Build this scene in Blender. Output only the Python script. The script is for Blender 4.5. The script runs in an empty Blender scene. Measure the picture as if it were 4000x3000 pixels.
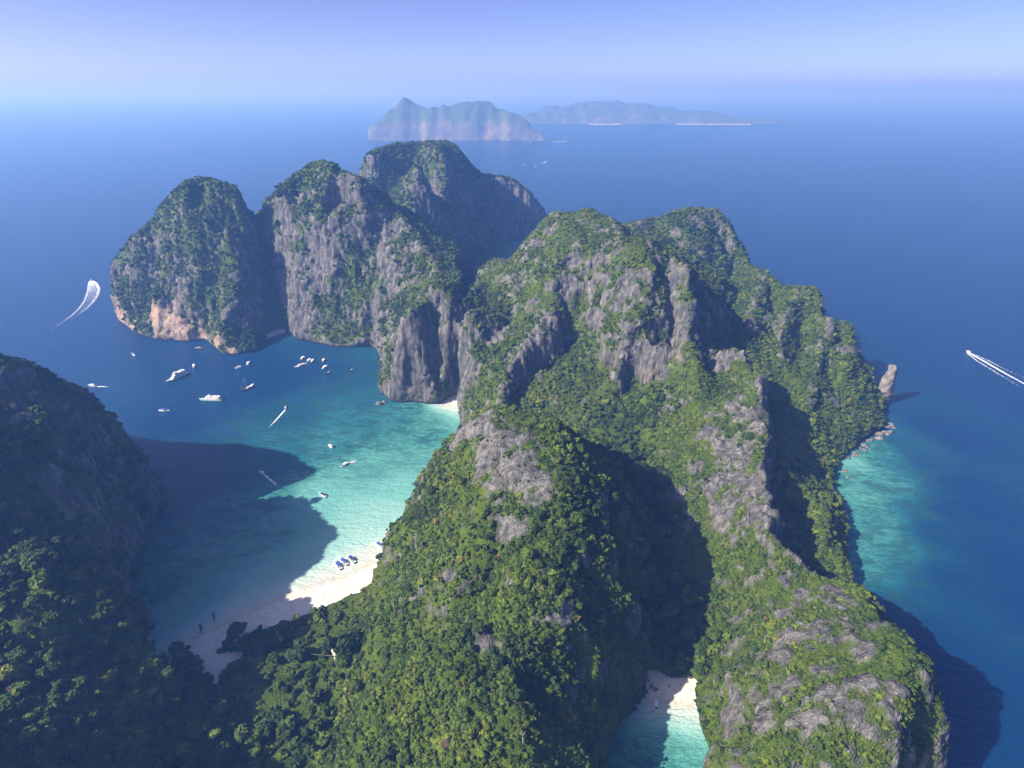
import bpy, bmesh, math, random
import numpy as np
from mathutils import Vector, Matrix
from mathutils.geometry import delaunay_2d_cdt

random.seed(7)
rng = np.random.default_rng(11)
SC = bpy.context.scene
COL = SC.collection
R = math.radians

# ------------------------------------------------------------------ camera
CAM_H = 400.0
FPX = 2309.0                        # focal length for a frame 4000 wide
PITCH = math.atan(1155.0 / 2309.0)
cam_d = bpy.data.cameras.new('camera')
cam = bpy.data.objects.new('camera', cam_d)
COL.objects.link(cam)
cam.location = (0, 0, CAM_H)
cam.rotation_euler = (math.pi / 2 - PITCH, 0, 0)
cam_d.sensor_fit = 'HORIZONTAL'
cam_d.sensor_width = 36.0
cam_d.lens = 36.0 * FPX / 4000.0
cam_d.clip_start = 1.0
cam_d.clip_end = 120000.0
SC.camera = cam

# ------------------------------------------------------------------ light
SUN_EL, SUN_AZ = R(38.0), math.atan2(-0.914, -0.405)      # sun stands to the left, a little behind the viewer
world = bpy.data.worlds.new('World')
SC.world = world
world.use_nodes = True
wn = world.node_tree
bg = wn.nodes['Background']
sky = wn.nodes.new('ShaderNodeTexSky')
sky.sky_type = 'NISHITA'
sky.sun_disc = False
sky.sun_elevation = SUN_EL
sky.sun_rotation = SUN_AZ % (2 * math.pi)
sky.air_density = 0.20
sky.dust_density = 1.0
sky.ozone_density = 1.0
tint = wn.nodes.new('ShaderNodeMix')
tint.data_type = 'RGBA'
tint.blend_type = 'MULTIPLY'
tint.inputs[0].default_value = 1.0
tint.inputs[7].default_value = (1.34, 1.26, 1.56, 1)       # the cool white balance of the picture
wn.links.new(sky.outputs[0], tint.inputs[6])
wn.links.new(tint.outputs[2], bg.inputs[0])
bg.inputs[1].default_value = 0.105
sun_d = bpy.data.lights.new('sun', 'SUN')
sun_d.energy = 5.0
sun_d.angle = R(0.5)
sun_d.color = (1.0, 0.95, 0.87)
sun = bpy.data.objects.new('sun', sun_d)
COL.objects.link(sun)
sdir = Vector((math.sin(SUN_AZ) * math.cos(SUN_EL), math.cos(SUN_AZ) * math.cos(SUN_EL), math.sin(SUN_EL)))
sun.rotation_euler = sdir.to_track_quat('Z', 'Y').to_euler()
sun.location = sdir * 3000
SC.view_settings.view_transform = 'Standard'
SC.view_settings.look = 'None'
SC.view_settings.gamma = 1.0
SC.view_settings.use_curve_mapping = False
SC.view_settings.exposure = 0.95
cy = SC.cycles
cy.max_bounces = 4
cy.diffuse_bounces = 2
cy.glossy_bounces = 2
cy.transmission_bounces = 2
cy.volume_bounces = 2
cy.transparent_max_bounces = 6
cy.caustics_reflective = False
cy.caustics_refractive = False
HAZE_DENSITY = 0.000185
HAZE_COLOR = (0.19, 0.41, 1.0, 1)      # scatters blue most, as clean sea air does

# ------------------------------------------------------------------ picture plan -> ground
S = 4000.0 / 2212.0
CC, SS = math.cos(PITCH), math.sin(PITCH)

def P(u, v, z=0.0):
    """the spot of height z seen at (u, v) of the working copy, 2212 wide"""
    a = (u * S - 2000) / FPX
    b = (1500 - v * S) / FPX
    x, y, w = a, CC + b * SS, -SS + b * CC
    t = (z - CAM_H) / w
    return (x * t, y * t, z)

def PF(u, v, z=0.0):
    return P(u / S, v / S, z)

def proj(x, y, z):
    d = y * CC - (z - CAM_H) * SS
    up = y * SS + (z - CAM_H) * CC
    return (2000 + FPX * x / d) / S, (1500 - FPX * up / d) / S, d

# ------------------------------------------------------------------ noise
def _hash(ix, iy, iz, seed):
    h = (ix.astype(np.int64) * 374761393 + iy.astype(np.int64) * 668265263 + iz.astype(np.int64) * 2147483647 + seed * 974634777) & 0xFFFFFFFF
    h = ((h ^ (h >> 13)) * 1274126177) & 0xFFFFFFFF
    h = ((h ^ (h >> 16)) * 2246822519) & 0xFFFFFFFF
    return ((h ^ (h >> 15)) & 0xFFFFFF) / float(0xFFFFFF)

def vnoise(x, y, z, seed=0):
    ix, iy, iz = np.floor(x), np.floor(y), np.floor(z)
    fx, fy, fz = x - ix, y - iy, z - iz
    fx, fy, fz = [f * f * f * (f * (f * 6 - 15) + 10) for f in (fx, fy, fz)]
    out = 0
    for dx in (0, 1):
        for dy in (0, 1):
            for dz in (0, 1):
                w = (fx if dx else 1 - fx) * (fy if dy else 1 - fy) * (fz if dz else 1 - fz)
                out = out + w * _hash(ix + dx, iy + dy, iz + dz, seed)
    return out * 2 - 1

def fbm(x, y, z, octaves=4, seed=0, gain=0.5):
    a, s, t = 1.0, 0.0, 0.0
    for o in range(octaves):
        s = s + a * vnoise(x, y, z, seed + o * 17)
        t += a
        a *= gain
        x, y, z = x * 2.03 + 3.1, y * 2.03 + 7.7, z * 2.03 + 1.3
    return s / t

def ridged(x, y, z, octaves=3, seed=0):
    a, s, t = 1.0, 0.0, 0.0
    for o in range(octaves):
        s = s + a * (1 - np.abs(vnoise(x, y, z, seed + o * 31)) * 2)
        t += a
        a *= 0.5
        x, y, z = x * 2.1 + 5.2, y * 2.1 + 1.7, z * 2.1 + 9.3
    return s / t

def smooth(e0, e1, x):
    t = np.clip((x - e0) / (e1 - e0), 0, 1)
    return t * t * (3 - 2 * t)

def blur(a, sig):
    r = int(sig * 3 + 1)
    k = np.exp(-0.5 * (np.arange(-r, r + 1) / sig) ** 2)
    k /= k.sum()
    p = np.pad(a, r, mode='edge')
    p = np.apply_along_axis(lambda m: np.convolve(m, k, mode='valid'), 0, p)
    return np.apply_along_axis(lambda m: np.convolve(m, k, mode='valid'), 1, p)

def in_poly(x, y, poly):
    ins = np.zeros(np.shape(x), bool)
    n = len(poly)
    for i in range(n):
        x1, y1 = poly[i][:2]
        x2, y2 = poly[(i + 1) % n][:2]
        c = (y1 > y) != (y2 > y)
        xi = (x2 - x1) * (y - y1) / (y2 - y1 if y2 != y1 else 1e-9) + x1
        ins ^= c & (x < xi)
    return ins

def tag(o, label=None, cat=None, group=None, kind=None):
    if label: o['label'] = label
    if cat: o['category'] = cat
    if group: o['group'] = group
    if kind: o['kind'] = kind
    return o

def link(name, me, mats=(), parent=None):
    o = bpy.data.objects.new(name, me)
    COL.objects.link(o)
    for m in mats:
        me.materials.append(m)
    if parent: o.parent = parent
    return o

# ------------------------------------------------------------------ materials
def mat(name):
    m = bpy.data.materials.new(name)
    m.use_nodes = True
    nt = m.node_tree
    return m, nt, nt.nodes['Principled BSDF']

def node(nt, t, **kw):
    n = nt.nodes.new(t)
    for k, v in kw.items():
        if k.startswith('i_'):
            key = k[2:]
            n.inputs[int(key) if key.isdigit() else key.replace('_', ' ')].default_value = v
        else:
            setattr(n, k, v)
    return n

def ramp(nt, fac, stops, interp='LINEAR'):
    r = nt.nodes.new('ShaderNodeValToRGB')
    r.color_ramp.interpolation = interp
    e = r.color_ramp.elements
    while len(e) < len(stops): e.new(0.5)
    for k, (p, c) in enumerate(stops):
        e[k].position = p
        e[k].color = (*c, 1) if len(c) == 3 else c
    if fac is not None: nt.links.new(fac, r.inputs[0])
    return r

def mixc(nt, fac, a, b, mode='MIX'):
    m = nt.nodes.new('ShaderNodeMix')
    m.data_type = 'RGBA'
    m.blend_type = mode
    for sock, val in ((m.inputs[0], fac), (m.inputs[6], a), (m.inputs[7], b)):
        if hasattr(val, 'links') or isinstance(val, bpy.types.NodeSocket): nt.links.new(val, sock)
        elif isinstance(val, (int, float)): sock.default_value = val
        else: sock.default_value = (*val, 1) if len(val) == 3 else val
    return m.outputs[2]

def plain(name, col, rough=0.5, metal=0.0, vary=0.12, scale=1.5):
    m, nt, b = mat(name)
    tc = node(nt, 'ShaderNodeTexCoord')
    nz = node(nt, 'ShaderNodeTexNoise', i_Scale=scale, i_Detail=3.0)
    nt.links.new(tc.outputs['Object'], nz.inputs['Vector'])
    lo = tuple(c * (1 - vary) for c in col)
    hi = tuple(min(1, c * (1 + vary)) for c in col)
    r = ramp(nt, nz.outputs[0], [(0.3, lo), (0.7, hi)])
    nt.links.new(r.outputs[0], b.inputs['Base Color'])
    b.inputs['Roughness'].default_value = rough
    b.inputs['Metallic'].default_value = metal
    return m
VOX = 2.4
# ------------------------------------------------------------------ the island: heights along its coast, ridges, cliffs and valleys
# each entry: a list of (u, v, z) spots read off the photograph, or ('w', x, y, z) for ground the photograph hides
COAST = [(1525, 1659, 0), (1515, 1610, 0), (1500, 1590, 0), (1490, 1560, 0), (1495, 1528, 0), (1397, 1512, 0), (1383, 1540, 0), (1335, 1598, 0), (1320, 1659, 0),
    ('w', 48, 190, 0), ('w', 30, 120, 0), ('w', -20, 60, 0), ('w', -120, 0, 0), ('w', -300, -80, 0), ('w', -560, -80, 0), ('w', -700, 80, 0),
    ('w', -740, 300, 0), ('w', -730, 480, 0), ('w', -660, 600, 0), ('w', -570, 655, 0), ('w', -480, 640, 0), ('w', -425, 600, 0), ('w', -392, 560, 0),
    (367, 1068, 0), (352, 1105, 0), (316, 1158, 0), (306, 1220, 0), (305, 1305, 0), (335, 1342, 0), (392, 1392, 0),
    (480, 1347, 0), (560, 1310, 0), (650, 1270, 0), (740, 1245, 0), (800, 1217, 0), (836, 1195, 0), (850, 1165, 0), (878, 1130, 0), (922, 1070, 0), (948, 1018, 0),
    (985, 960, 0), (992, 922, 0), (984, 900, 0), (988, 880, 0), (958, 870, 0), (945, 879, 0), (900, 869, 0), (840, 869, 0), (813, 850, 0), (818, 775, 0), (806, 751, 0),
    (760, 753, 0), (720, 753, 0), (640, 736, 0), (618, 716, 0), (595, 722, 0), (575, 730, 0), (563, 759, 0), (520, 769, 0), (480, 771, 0), (440, 736, 0), (400, 741, 0),
    (330, 736, 0), (285, 723, 0), (262, 702, 0), (246, 672, 0),
    ('w', -800, 1130, 0), ('w', -780, 1220, 0), ('w', -680, 1290, 0), ('w', -560, 1290, 0), ('w', -500, 1300, 0), ('w', -480, 1400, 0), ('w', -500, 1520, 0), ('w', -470, 1680, 0),
    ('w', -400, 1820, 0), ('w', -270, 1930, 0), ('w', -120, 1970, 0), ('w', 20, 1980, 0), ('w', 120, 1930, 0), ('w', 150, 1840, 0), ('w', 145, 1765, 0), (1150, 522, 0), (1095, 521, 0), (1084, 553, 0),
    ('w', -20, 1500, 0), (1022, 606, 0), (1024, 616, 0), ('w', 30, 1310, 0), ('w', 60, 1360, 0), ('w', 120, 1380, 0), ('w', 220, 1390, 0), ('w', 330, 1400, 0), ('w', 430, 1370, 0), ('w', 500, 1310, 0), ('w', 528, 1230, 0),
    ('w', 535, 1150, 0), ('w', 552, 1080, 0), ('w', 570, 1000, 0), ('w', 570, 930, 0), ('w', 556, 880, 0), ('w', 548, 840, 0), (1882, 824, 0), (1900, 852, 0), (1914, 880, 0), (1922, 902, 0), (1918, 930, 0), (1880, 952, 0), (1845, 984, 0),
    (1822, 1005, 0), (1815, 1040, 0), (1828, 1090, 0), (1838, 1150, 0), (1843, 1185, 0), (1838, 1222, 0), ('w', 312, 398, 0), ('w', 304, 368, 0), ('w', 304, 335, 0), ('w', 305, 302, 0), ('w', 300, 270, 0), ('w', 289, 242, 0),
    ('w', 270, 221, 0), ('w', 248, 202, 0), ('w', 205, 178, 0), ('w', 160, 160, 0), ('w', 120, 175, 0), ('w', 100, 205, 0)]
LINES = [   # (hill, line of spots joined one to the next)
    ('central', [(985, 935, 118), (1020, 912, 135), (1060, 900, 145), (1120, 893, 150), (1180, 905, 150), (1215, 928, 142)]),
    ('central', [(1180, 905, 150), (1200, 1000, 147), (1225, 1100, 134), (1235, 1200, 118), (1215, 1290, 102)]),
    ('central', [(1215, 928, 142), (1260, 985, 135), (1290, 1040, 126), (1305, 1110, 118), (1315, 1200, 106), (1345, 1300, 78)]),
    ('central', [(940, 1010, 95), (912, 1080, 68), (860, 1150, 38), (838, 1195, 14), (806, 1275, 8), (765, 1350, 6)]),
    ('front', [(748, 1620, 20), (765, 1570, 40), (820, 1500, 66), (900, 1425, 84), (960, 1395, 91), (1040, 1370, 94), (1100, 1372, 94), (1160, 1345, 95), (1215, 1290, 102)]),
    ('front', [(1040, 1370, 94), (1090, 1450, 86), (1120, 1550, 76), (1140, 1659, 68)]),
    ('right', [('w', 288, 350, 38), (1912, 1340, 85), (1976, 1394, 97), (2018, 1450, 95), (2058, 1535, 76), (2052, 1592, 58), (2000, 1650, 42)]),
    ('middle', [(1490, 785, 95), (1530, 775, 100), (1600, 765, 105), (1640, 800, 104), (1650, 870, 98), (1655, 960, 86), (1655, 1050, 80), (1665, 1090, 78), (1655, 1130, 76), (1680, 1165, 71), (1710, 1200, 63), (1745, 1232, 57), (1800, 1262, 57)]),
    ('north', [(1400, 515, 222), (1450, 528, 218), (1480, 560, 208), (1495, 610, 192), (1500, 660, 170), (1500, 720, 142), (1490, 768, 110)]),
    ('north', [(1330, 775, 98), (1340, 730, 126), (1370, 695, 141), (1430, 690, 147), (1480, 700, 148)]),
    ('north', [(1320, 850, 47), (1360, 855, 46), (1420, 840, 50), (1450, 805, 66), (1480, 785, 84)]),
    ('north', [(1150, 500, 195), (1190, 462, 215), (1230, 455, 228), (1280, 452, 230), (1315, 478, 220), (1342, 512, 212), (1400, 515, 222)]),
    ('fin', [(1205, 705, 119), (1150, 740, 102), (1110, 800, 84), (1085, 880, 60)]),
    ('bluff', [(840, 700, 116), (870, 645, 148), (930, 618, 155), (980, 638, 150), (1002, 652, 140)]),
    ('tower', [(400, 395, 250), (440, 382, 257), (500, 398, 247), (525, 420, 230), (545, 466, 188), (552, 478, 172), (560, 470, 178), (572, 448, 202), (600, 410, 236)]),
    ('tower', [(400, 395, 250), (372, 415, 236), (350, 440, 208), (310, 490, 172), (268, 535, 128), (240, 573, 96), (230, 605, 70)]),
    ('twin', [(600, 410, 236), (640, 360, 271), (690, 342, 285), (720, 350, 283), (770, 382, 262), (830, 425, 225), (850, 460, 200), (885, 500, 175), (930, 560, 145), (945, 595, 135), (1000, 612, 116)]),
    ('back', [(782, 375, 212), (800, 330, 264), (850, 308, 280), (900, 306, 280), (950, 318, 276), (1000, 345, 238), (1030, 400, 175), (1060, 480, 80), (1075, 530, 24)]),
    ('far', [(1045, 378, 179), (1100, 382, 173), (1140, 410, 138), (1170, 450, 85), (1176, 480, 45)]),
    ('far', [(960, 304, 267), (1000, 325, 242), (1045, 378, 179)]),
    ('east', [(1615, 575, 104), (1650, 600, 108), (1690, 620, 108), (1720, 640, 100), (1760, 620, 98), (1775, 660, 90), (1800, 695, 84), (1840, 690, 86), (1850, 740, 70), (1872, 800, 36)]),
    ('east', [(1650, 600, 108), (1628, 670, 100), (1616, 712, 88), (1622, 752, 68)]),
    ('east', [(1720, 640, 100), (1694, 690, 90), (1684, 740, 74), (1688, 800, 54)]),
    ('east', [(1800, 695, 84), (1772, 760, 66), (1756, 830, 50), (1742, 880, 38)]),
    ('knob', [(1740, 1065, 30), (1770, 1110, 37), (1800, 1170, 34), (1818, 1212, 22)]),
    ('dome', [(1345, 495, 175), (1400, 474, 172), (1440, 470, 178), (1470, 455, 188), (1500, 444, 194), (1550, 455, 185), (1590, 495, 158), (1606, 545, 115)]),
    ('left', [('w', -640, 480, 205), ('w', -560, 490, 234), ('w', -526, 485, 232), ('w', -492, 428, 138), ('w', -470, 402, 192), ('w', -432, 350, 212), ('w', -418, 292, 176), ('w', -425, 200, 140)]),
    ('left', [('w', -526, 485, 232), (0, 772, 186), (100, 815, 150), (180, 850, 125), (240, 915, 98), (300, 1000, 55), (345, 1048, 20)]),
    ('left', [('w', -470, 402, 192), ('w', -440, 421, 174), ('w', -400, 440, 140), ('w', -360, 457, 100)]),
    ('left', [('w', -492, 428, 138), ('w', -450, 439, 112), ('w', -400, 462, 72), ('w', -362, 482, 24)]),
    ('corner', [(0, 1215, 116), (80, 1195, 116), (150, 1215, 106), (220, 1270, 94), (280, 1340, 73), (335, 1420, 46), (400, 1490, 20), (438, 1522, 7)]),
]
SPOTS = {
    'central': [('w', -84, 276, 36), ('w', -62, 290, 46), ('w', -42, 296, 56), ('w', -22, 298, 68), (950, 1150, 92), (900, 1250, 58), (850, 1330, 32), (1000, 1250, 100), (1100, 1250, 120), (1000, 1305, 80), (900, 1345, 46), (830, 1420, 30), (1100, 1100, 128), (1050, 1000, 130), (1080, 940, 146), (1150, 970, 149)],
    'front': [(775, 1480, 16), (757, 1530, 9), (744, 1600, 8), (1000, 1500, 80), (1000, 1600, 74), (870, 1550, 60), (900, 1659, 52), (800, 1630, 30), (1220, 1450, 66), (1290, 1540, 32), (1250, 1600, 42), (1370, 1430, 40), (1300, 1380, 64)],
    'right': [(1560, 1480, 24), (1600, 1600, 52), (1700, 1500, 76), (1700, 1350, 64), (1790, 1310, 68), (1850, 1268, 50), (1850, 1500, 104), (1900, 1600, 92), (1750, 1620, 84), (1600, 1659, 56), (1800, 1400, 84), (1620, 1420, 42), (1950, 1520, 100), ('w', 210, 196, 55), ('w', 150, 185, 50)],
    'middle': [(1500, 900, 73), (1550, 1000, 63), (1440, 980, 50), (1460, 1080, 42), (1530, 1100, 53), (1590, 1050, 68), (1600, 900, 90), (1600, 1250, 36), (1560, 1350, 20), (1650, 1330, 48), (1500, 1250, 19), (1475, 1150, 30), (1590, 1180, 46), (1550, 850, 88)],
    'east': [('w', 405, 1075, 78), ('w', 455, 1090, 86), (1570, 565, 100), (1700, 1000, 26), (1700, 900, 36), (1720, 1130, 14), (1705, 1180, 24), (1760, 1040, 12), (1790, 1030, 8), (1800, 880, 34), (1850, 900, 24), (1780, 960, 18), (1880, 920, 10), (1830, 820, 44), (1690, 850, 44), (1600, 740, 58), (1510, 740, 98), (1560, 700, 70), (1585, 740, 56), (1545, 600, 128), (1560, 640, 104), (1600, 630, 96), (1585, 680, 78), (1655, 690, 74), (1655, 745, 58), (1735, 720, 66), (1725, 790, 44), (1800, 760, 50), (1790, 820, 40), (1760, 900, 26)],
    'knob': [(1733, 1180, 16), (1725, 1110, 18), (1800, 1240, 9), (1765, 1248, 10), (1830, 1130, 12), (1720, 1215, 22)],
    'north': [(1300, 600, 172), (1350, 560, 202), (1330, 520, 214), (1200, 560, 186), (1150, 620, 150), (1200, 680, 130), (1260, 640, 154), (1290, 720, 112), (1235, 740, 88), (1300, 800, 74), (1100, 650, 126), (1050, 690, 108), (1110, 555, 170), (1060, 610, 134), (1240, 490, 205), (1420, 600, 186), (1400, 650, 160), ('w', 60, 1060, 190), ('w', 150, 1100, 150)],
    'fin': [(1215, 760, 76), (1250, 800, 72), (1280, 860, 55), (1215, 870, 60), (1180, 830, 64), (1140, 870, 58), (1020, 790, 70), (1040, 850, 42), (1010, 880, 22), (1000, 860, 8), (1000, 905, 22), (1100, 700, 104)],
    'bluff': [(1000, 760, 68), (950, 770, 56), (990, 830, 22), (930, 830, 22), (850, 800, 40), (880, 740, 84), (960, 700, 108), (900, 690, 122)],
    'tower': [(400, 680, 42), (400, 600, 98), (420, 500, 178), (480, 600, 100), (520, 620, 92), (480, 690, 50), (535, 690, 40), (500, 745, 12), (540, 530, 150), (560, 610, 90), (586, 690, 14), ('w', -441, 1040, 10), ('w', -456, 1075, 36), ('w', -470, 1110, 90), (330, 660, 40), (340, 590, 90), (290, 640, 50), (280, 690, 14), (360, 520, 160), (480, 470, 205), ('w', -600, 1200, 190), ('w', -700, 1200, 110), ('w', -470, 1210, 165)],
    'twin': [(625, 600, 92), (640, 500, 176), (610, 470, 188), (700, 500, 180), (755, 480, 186), (700, 620, 86), (800, 560, 136), (805, 660, 66), (720, 690, 38), (640, 690, 36), (870, 600, 120), (825, 700, 48), (690, 420, 236), (780, 430, 212), (850, 540, 156), ('w', -380, 1290, 120), ('w', -300, 1280, 90), ('w', -220, 1240, 95)],
    'back': [(930, 430, 165), (870, 400, 193), (960, 500, 100), (1000, 580, 26), (900, 350, 262), ('w', -380, 1500, 150), ('w', -330, 1420, 110), ('w', -150, 1350, 60), ('w', -230, 1760, 190), ('w', -100, 1560, 150)],
    'far': [('w', 40, 1860, 110), ('w', -60, 1740, 130), ('w', 20, 1750, 40), ('w', -150, 1880, 180)],
    'lagoon': [('w', 5, 1200, 34), ('w', 60, 1210, 60), ('w', -15, 1262, 12), ('w', 50, 1262, 20), ('w', 20, 1130, 90)],
    'dome': [(1500, 520, 150), (1460, 525, 146), (1560, 560, 112), (1420, 500, 158), ('w', 330, 1310, 130), ('w', 180, 1280, 120), ('w', 430, 1120, 122), ('w', 300, 1050, 130), (1075, 565, 88), (1050, 572, 82)],
    'left': [(100, 1000, 140), (200, 1060, 68), (250, 1150, 42), (150, 1150, 92), (255, 1300, 14), (200, 1250, 40), (120, 1130, 110), ('w', -600, 300, 140), ('w', -500, 250, 190), ('w', -620, 560, 120), ('w', -500, 590, 60), ('w', -560, 100, 210), ('w', -470, 560, 110)],
    'corner': [(0, 1400, 97), (150, 1500, 70), (300, 1600, 32), (0, 1659, 82), (200, 1659, 48), (100, 1350, 96), (230, 1420, 62), (400, 1659, 14), (380, 1560, 22), ('w', -340, 150, 165), ('w', -352, 198, 118), ('w', -420, 90, 225), ('w', -380, 10, 220), ('w', -270, 30, 150), ('w', -200, 60, 90), ('w', -300, 120, 140), ('w', -330, 302, 116), ('w', -348, 282, 110), ('w', -338, 258, 98), ('w', -332, 230, 94), ('w', -372, 262, 114), ('w', -378, 226, 108)],
    'valley': [(470, 1500, 3), (600, 1400, 4), (700, 1350, 4), (560, 1600, 5), (650, 1659, 6), (700, 1500, 5), (480, 1659, 8), (520, 1420, 3), (440, 1440, 3), (640, 1300, 2), (800, 1245, 2), (480, 1385, 2), (730, 1430, 5), ('w', -80, 150, 12), ('w', -60, 90, 12), ('w', -120, 110, 20),
               (1350, 900, 48), (1400, 960, 47), (1380, 1040, 40), (1420, 1100, 36), (1420, 1200, 25), (1440, 1300, 14), (1450, 1400, 6), (1440, 1450, 2), (1480, 1470, 2), (1530, 1430, 8), (1400, 1380, 12), (1330, 880, 49), (985, 868, 2), (597, 716, 1.5)],
}
HILLS = {
    'central': ('tall green hill between the turquoise bay and the shaded valley, grey rock at its summit', 'hill'),
    'front': ('green hill at the bottom centre, left of the small white cove', 'hill'),
    'right': ('broad rock-speckled headland beside the small cove, in the lower right corner', 'headland'),
    'middle': ('sharp grassy ridge with a grey crest and a shaded drop to the right reef', 'ridge'),
    'north': ('long streaked slope with a big grey cliff below it, in the middle of the island', 'hill'),
    'fin': ('low jagged rock fin with a dark hollow, below the long streaked slope', 'ridge'),
    'bluff': ('grey cliff headland beside the tiny white beach at the back of the bay', 'cliff'),
    'tower': ('rounded tower hill with orange stained foot, left of the dark cleft', 'hill'),
    'twin': ('tall grey cliff hill on the right of the dark cleft', 'hill'),
    'back': ('tall hill behind the cliffs whose right face is deep in shade', 'hill'),
    'far': ('farthest hill of the island, right behind the lagoon strip', 'hill'),
    'dome': ('round green dome on the right skyline of the island', 'hill'),
    'east': ('wooded eastern ridge running down to the leaning rock pillar', 'ridge'),
    'knob': ('small wooded knoll on the shore of the right reef', 'hill'),
    'left': ('dark shaded hill rising at the left edge beside the bay', 'hill'),
    'corner': ('forested hill with a sunlit top in the lower left corner', 'hill'),
    'valley': ('flat wooded valley floor behind the beaches', 'valley'),
}

def spot(e):
    return (e[1], e[2], e[3]) if e[0] == 'w' else P(*e)

GX0, GX1, GY0, GY1, GS = -860.0, 640.0, -140.0, 2040.0, 4.0
NX, NY = int((GX1 - GX0) / GS) + 1, int((GY1 - GY0) / GS) + 1
gx = GX0 + GS * np.arange(NX)
gy = GY0 + GS * np.arange(NY)
GXX, GYY = np.meshgrid(gx, gy)                     # [iy, ix]

pts, pz, plab, edges = [], [], [], []
def add_pt(e, lab):
    p = spot(e)
    for k, q in enumerate(pts):
        if abs(q[0] - p[0]) < 0.6 and abs(q[1] - p[1]) < 0.6: return k
    pts.append((p[0], p[1])); pz.append(p[2]); plab.append(lab)
    return len(pts) - 1
coast_idx = [add_pt(e, 'coast') for e in COAST]
edges += [(coast_idx[k], coast_idx[(k + 1) % len(coast_idx)]) for k in range(len(coast_idx))]
coast_xy = [pts[k] for k in coast_idx]
for lab, ln in LINES:
    ids = [add_pt((e[0], e[1], e[2] + 3.0) if e[0] != 'w' and lab not in ('central',) else e, lab) for e in ln]
    edges += [(a, b) for a, b in zip(ids, ids[1:]) if a != b]
DROPS = [   # (hill, ridge line number, first spot, last spot, side +1 right of the walking direction, distance, share of the height kept)
    ('middle', 7, 1, 12, -1, 9.0, 0.50), ('north', 8, 1, 6, 1, 12.0, 0.52), ('fin', 12, 0, 3, -1, 9.0, 0.62), ('east', 20, 5, 9, -1, 10.0, 0.45)]
for lab, n, a, b_, side, dist, share in DROPS:
    ln = [spot(e) for e in LINES[n][1]]
    assert LINES[n][0] == lab, (lab, LINES[n][0])
    prev = None
    for k in range(a, min(b_ + 1, len(ln))):
        p0, p1 = ln[max(k - 1, 0)], ln[min(k + 1, len(ln) - 1)]
        dx, dy = p1[0] - p0[0], p1[1] - p0[1]
        L_ = math.hypot(dx, dy)
        q = ('w', ln[k][0] + side * dy / L_ * dist, ln[k][1] - side * dx / L_ * dist, ln[k][2] * share)
        i_ = add_pt(q, lab)
        if prev is not None and prev != i_: edges.append((prev, i_))
        prev = i_
for lab, ss in SPOTS.items():
    for e in ss: add_pt(e, lab)
for c in ((GX0 - 40, GY0 - 40), (GX1 + 40, GY0 - 40), (GX1 + 40, GY1 + 40), (GX0 - 40, GY1 + 40)):
    pts.append(c); pz.append(-30.0); plab.append('coast')
vv, ee, ff, ov, oe, of = delaunay_2d_cdt([Vector(p) for p in pts], edges, [], 0, 0.01)
vz = []
for k, o in enumerate(ov):
    if o: vz.append(pz[o[0]])
    else:                                           # crossing of two lines: nearest given spots
        d = sorted(((vv[k].x - q[0]) ** 2 + (vv[k].y - q[1]) ** 2, pz[i]) for i, q in enumerate(pts))[:2]
        vz.append((d[0][1] + d[1][1]) / 2)
HT = np.full((NY, NX), -30.0)
for f in ff:
    (x0, y0), (x1, y1), (x2, y2) = [(vv[i].x, vv[i].y) for i in f]
    z0, z1, z2 = [vz[i] for i in f]
    den = (y1 - y2) * (x0 - x2) + (x2 - x1) * (y0 - y2)
    if abs(den) < 1e-9: continue
    ia, ib = max(0, int((min(x0, x1, x2) - GX0) / GS)), min(NX - 1, int((max(x0, x1, x2) - GX0) / GS) + 1)
    ja, jb = max(0, int((min(y0, y1, y2) - GY0) / GS)), min(NY - 1, int((max(y0, y1, y2) - GY0) / GS) + 1)
    if ib < ia or jb < ja: continue
    X, Y = GXX[ja:jb + 1, ia:ib + 1], GYY[ja:jb + 1, ia:ib + 1]
    a = ((y1 - y2) * (X - x2) + (x2 - x1) * (Y - y2)) / den
    b = ((y2 - y0) * (X - x2) + (x0 - x2) * (Y - y2)) / den
    c = 1 - a - b
    m = (a >= -1e-6) & (b >= -1e-6) & (c >= -1e-6)
    HT[ja:jb + 1, ia:ib + 1][m] = (a * z0 + b * z1 + c * z2)[m]
LAND = in_poly(GXX, GYY, coast_xy)
HT[~LAND] = -25.0

def sample(H, x, y):
    fx = np.clip((x - GX0) / GS, 0, NX - 1.001)
    fy = np.clip((y - GY0) / GS, 0, NY - 1.001)
    ix, iy = fx.astype(int), fy.astype(int)
    fx, fy = fx - ix, fy - iy
    return (H[iy, ix] * (1 - fx) * (1 - fy) + H[iy, ix + 1] * fx * (1 - fy) + H[iy + 1, ix] * (1 - fx) * fy + H[iy + 1, ix + 1] * fx * fy)

H1 = blur(HT, 1.05)                                  # rounds the facets by about 6 m
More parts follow.
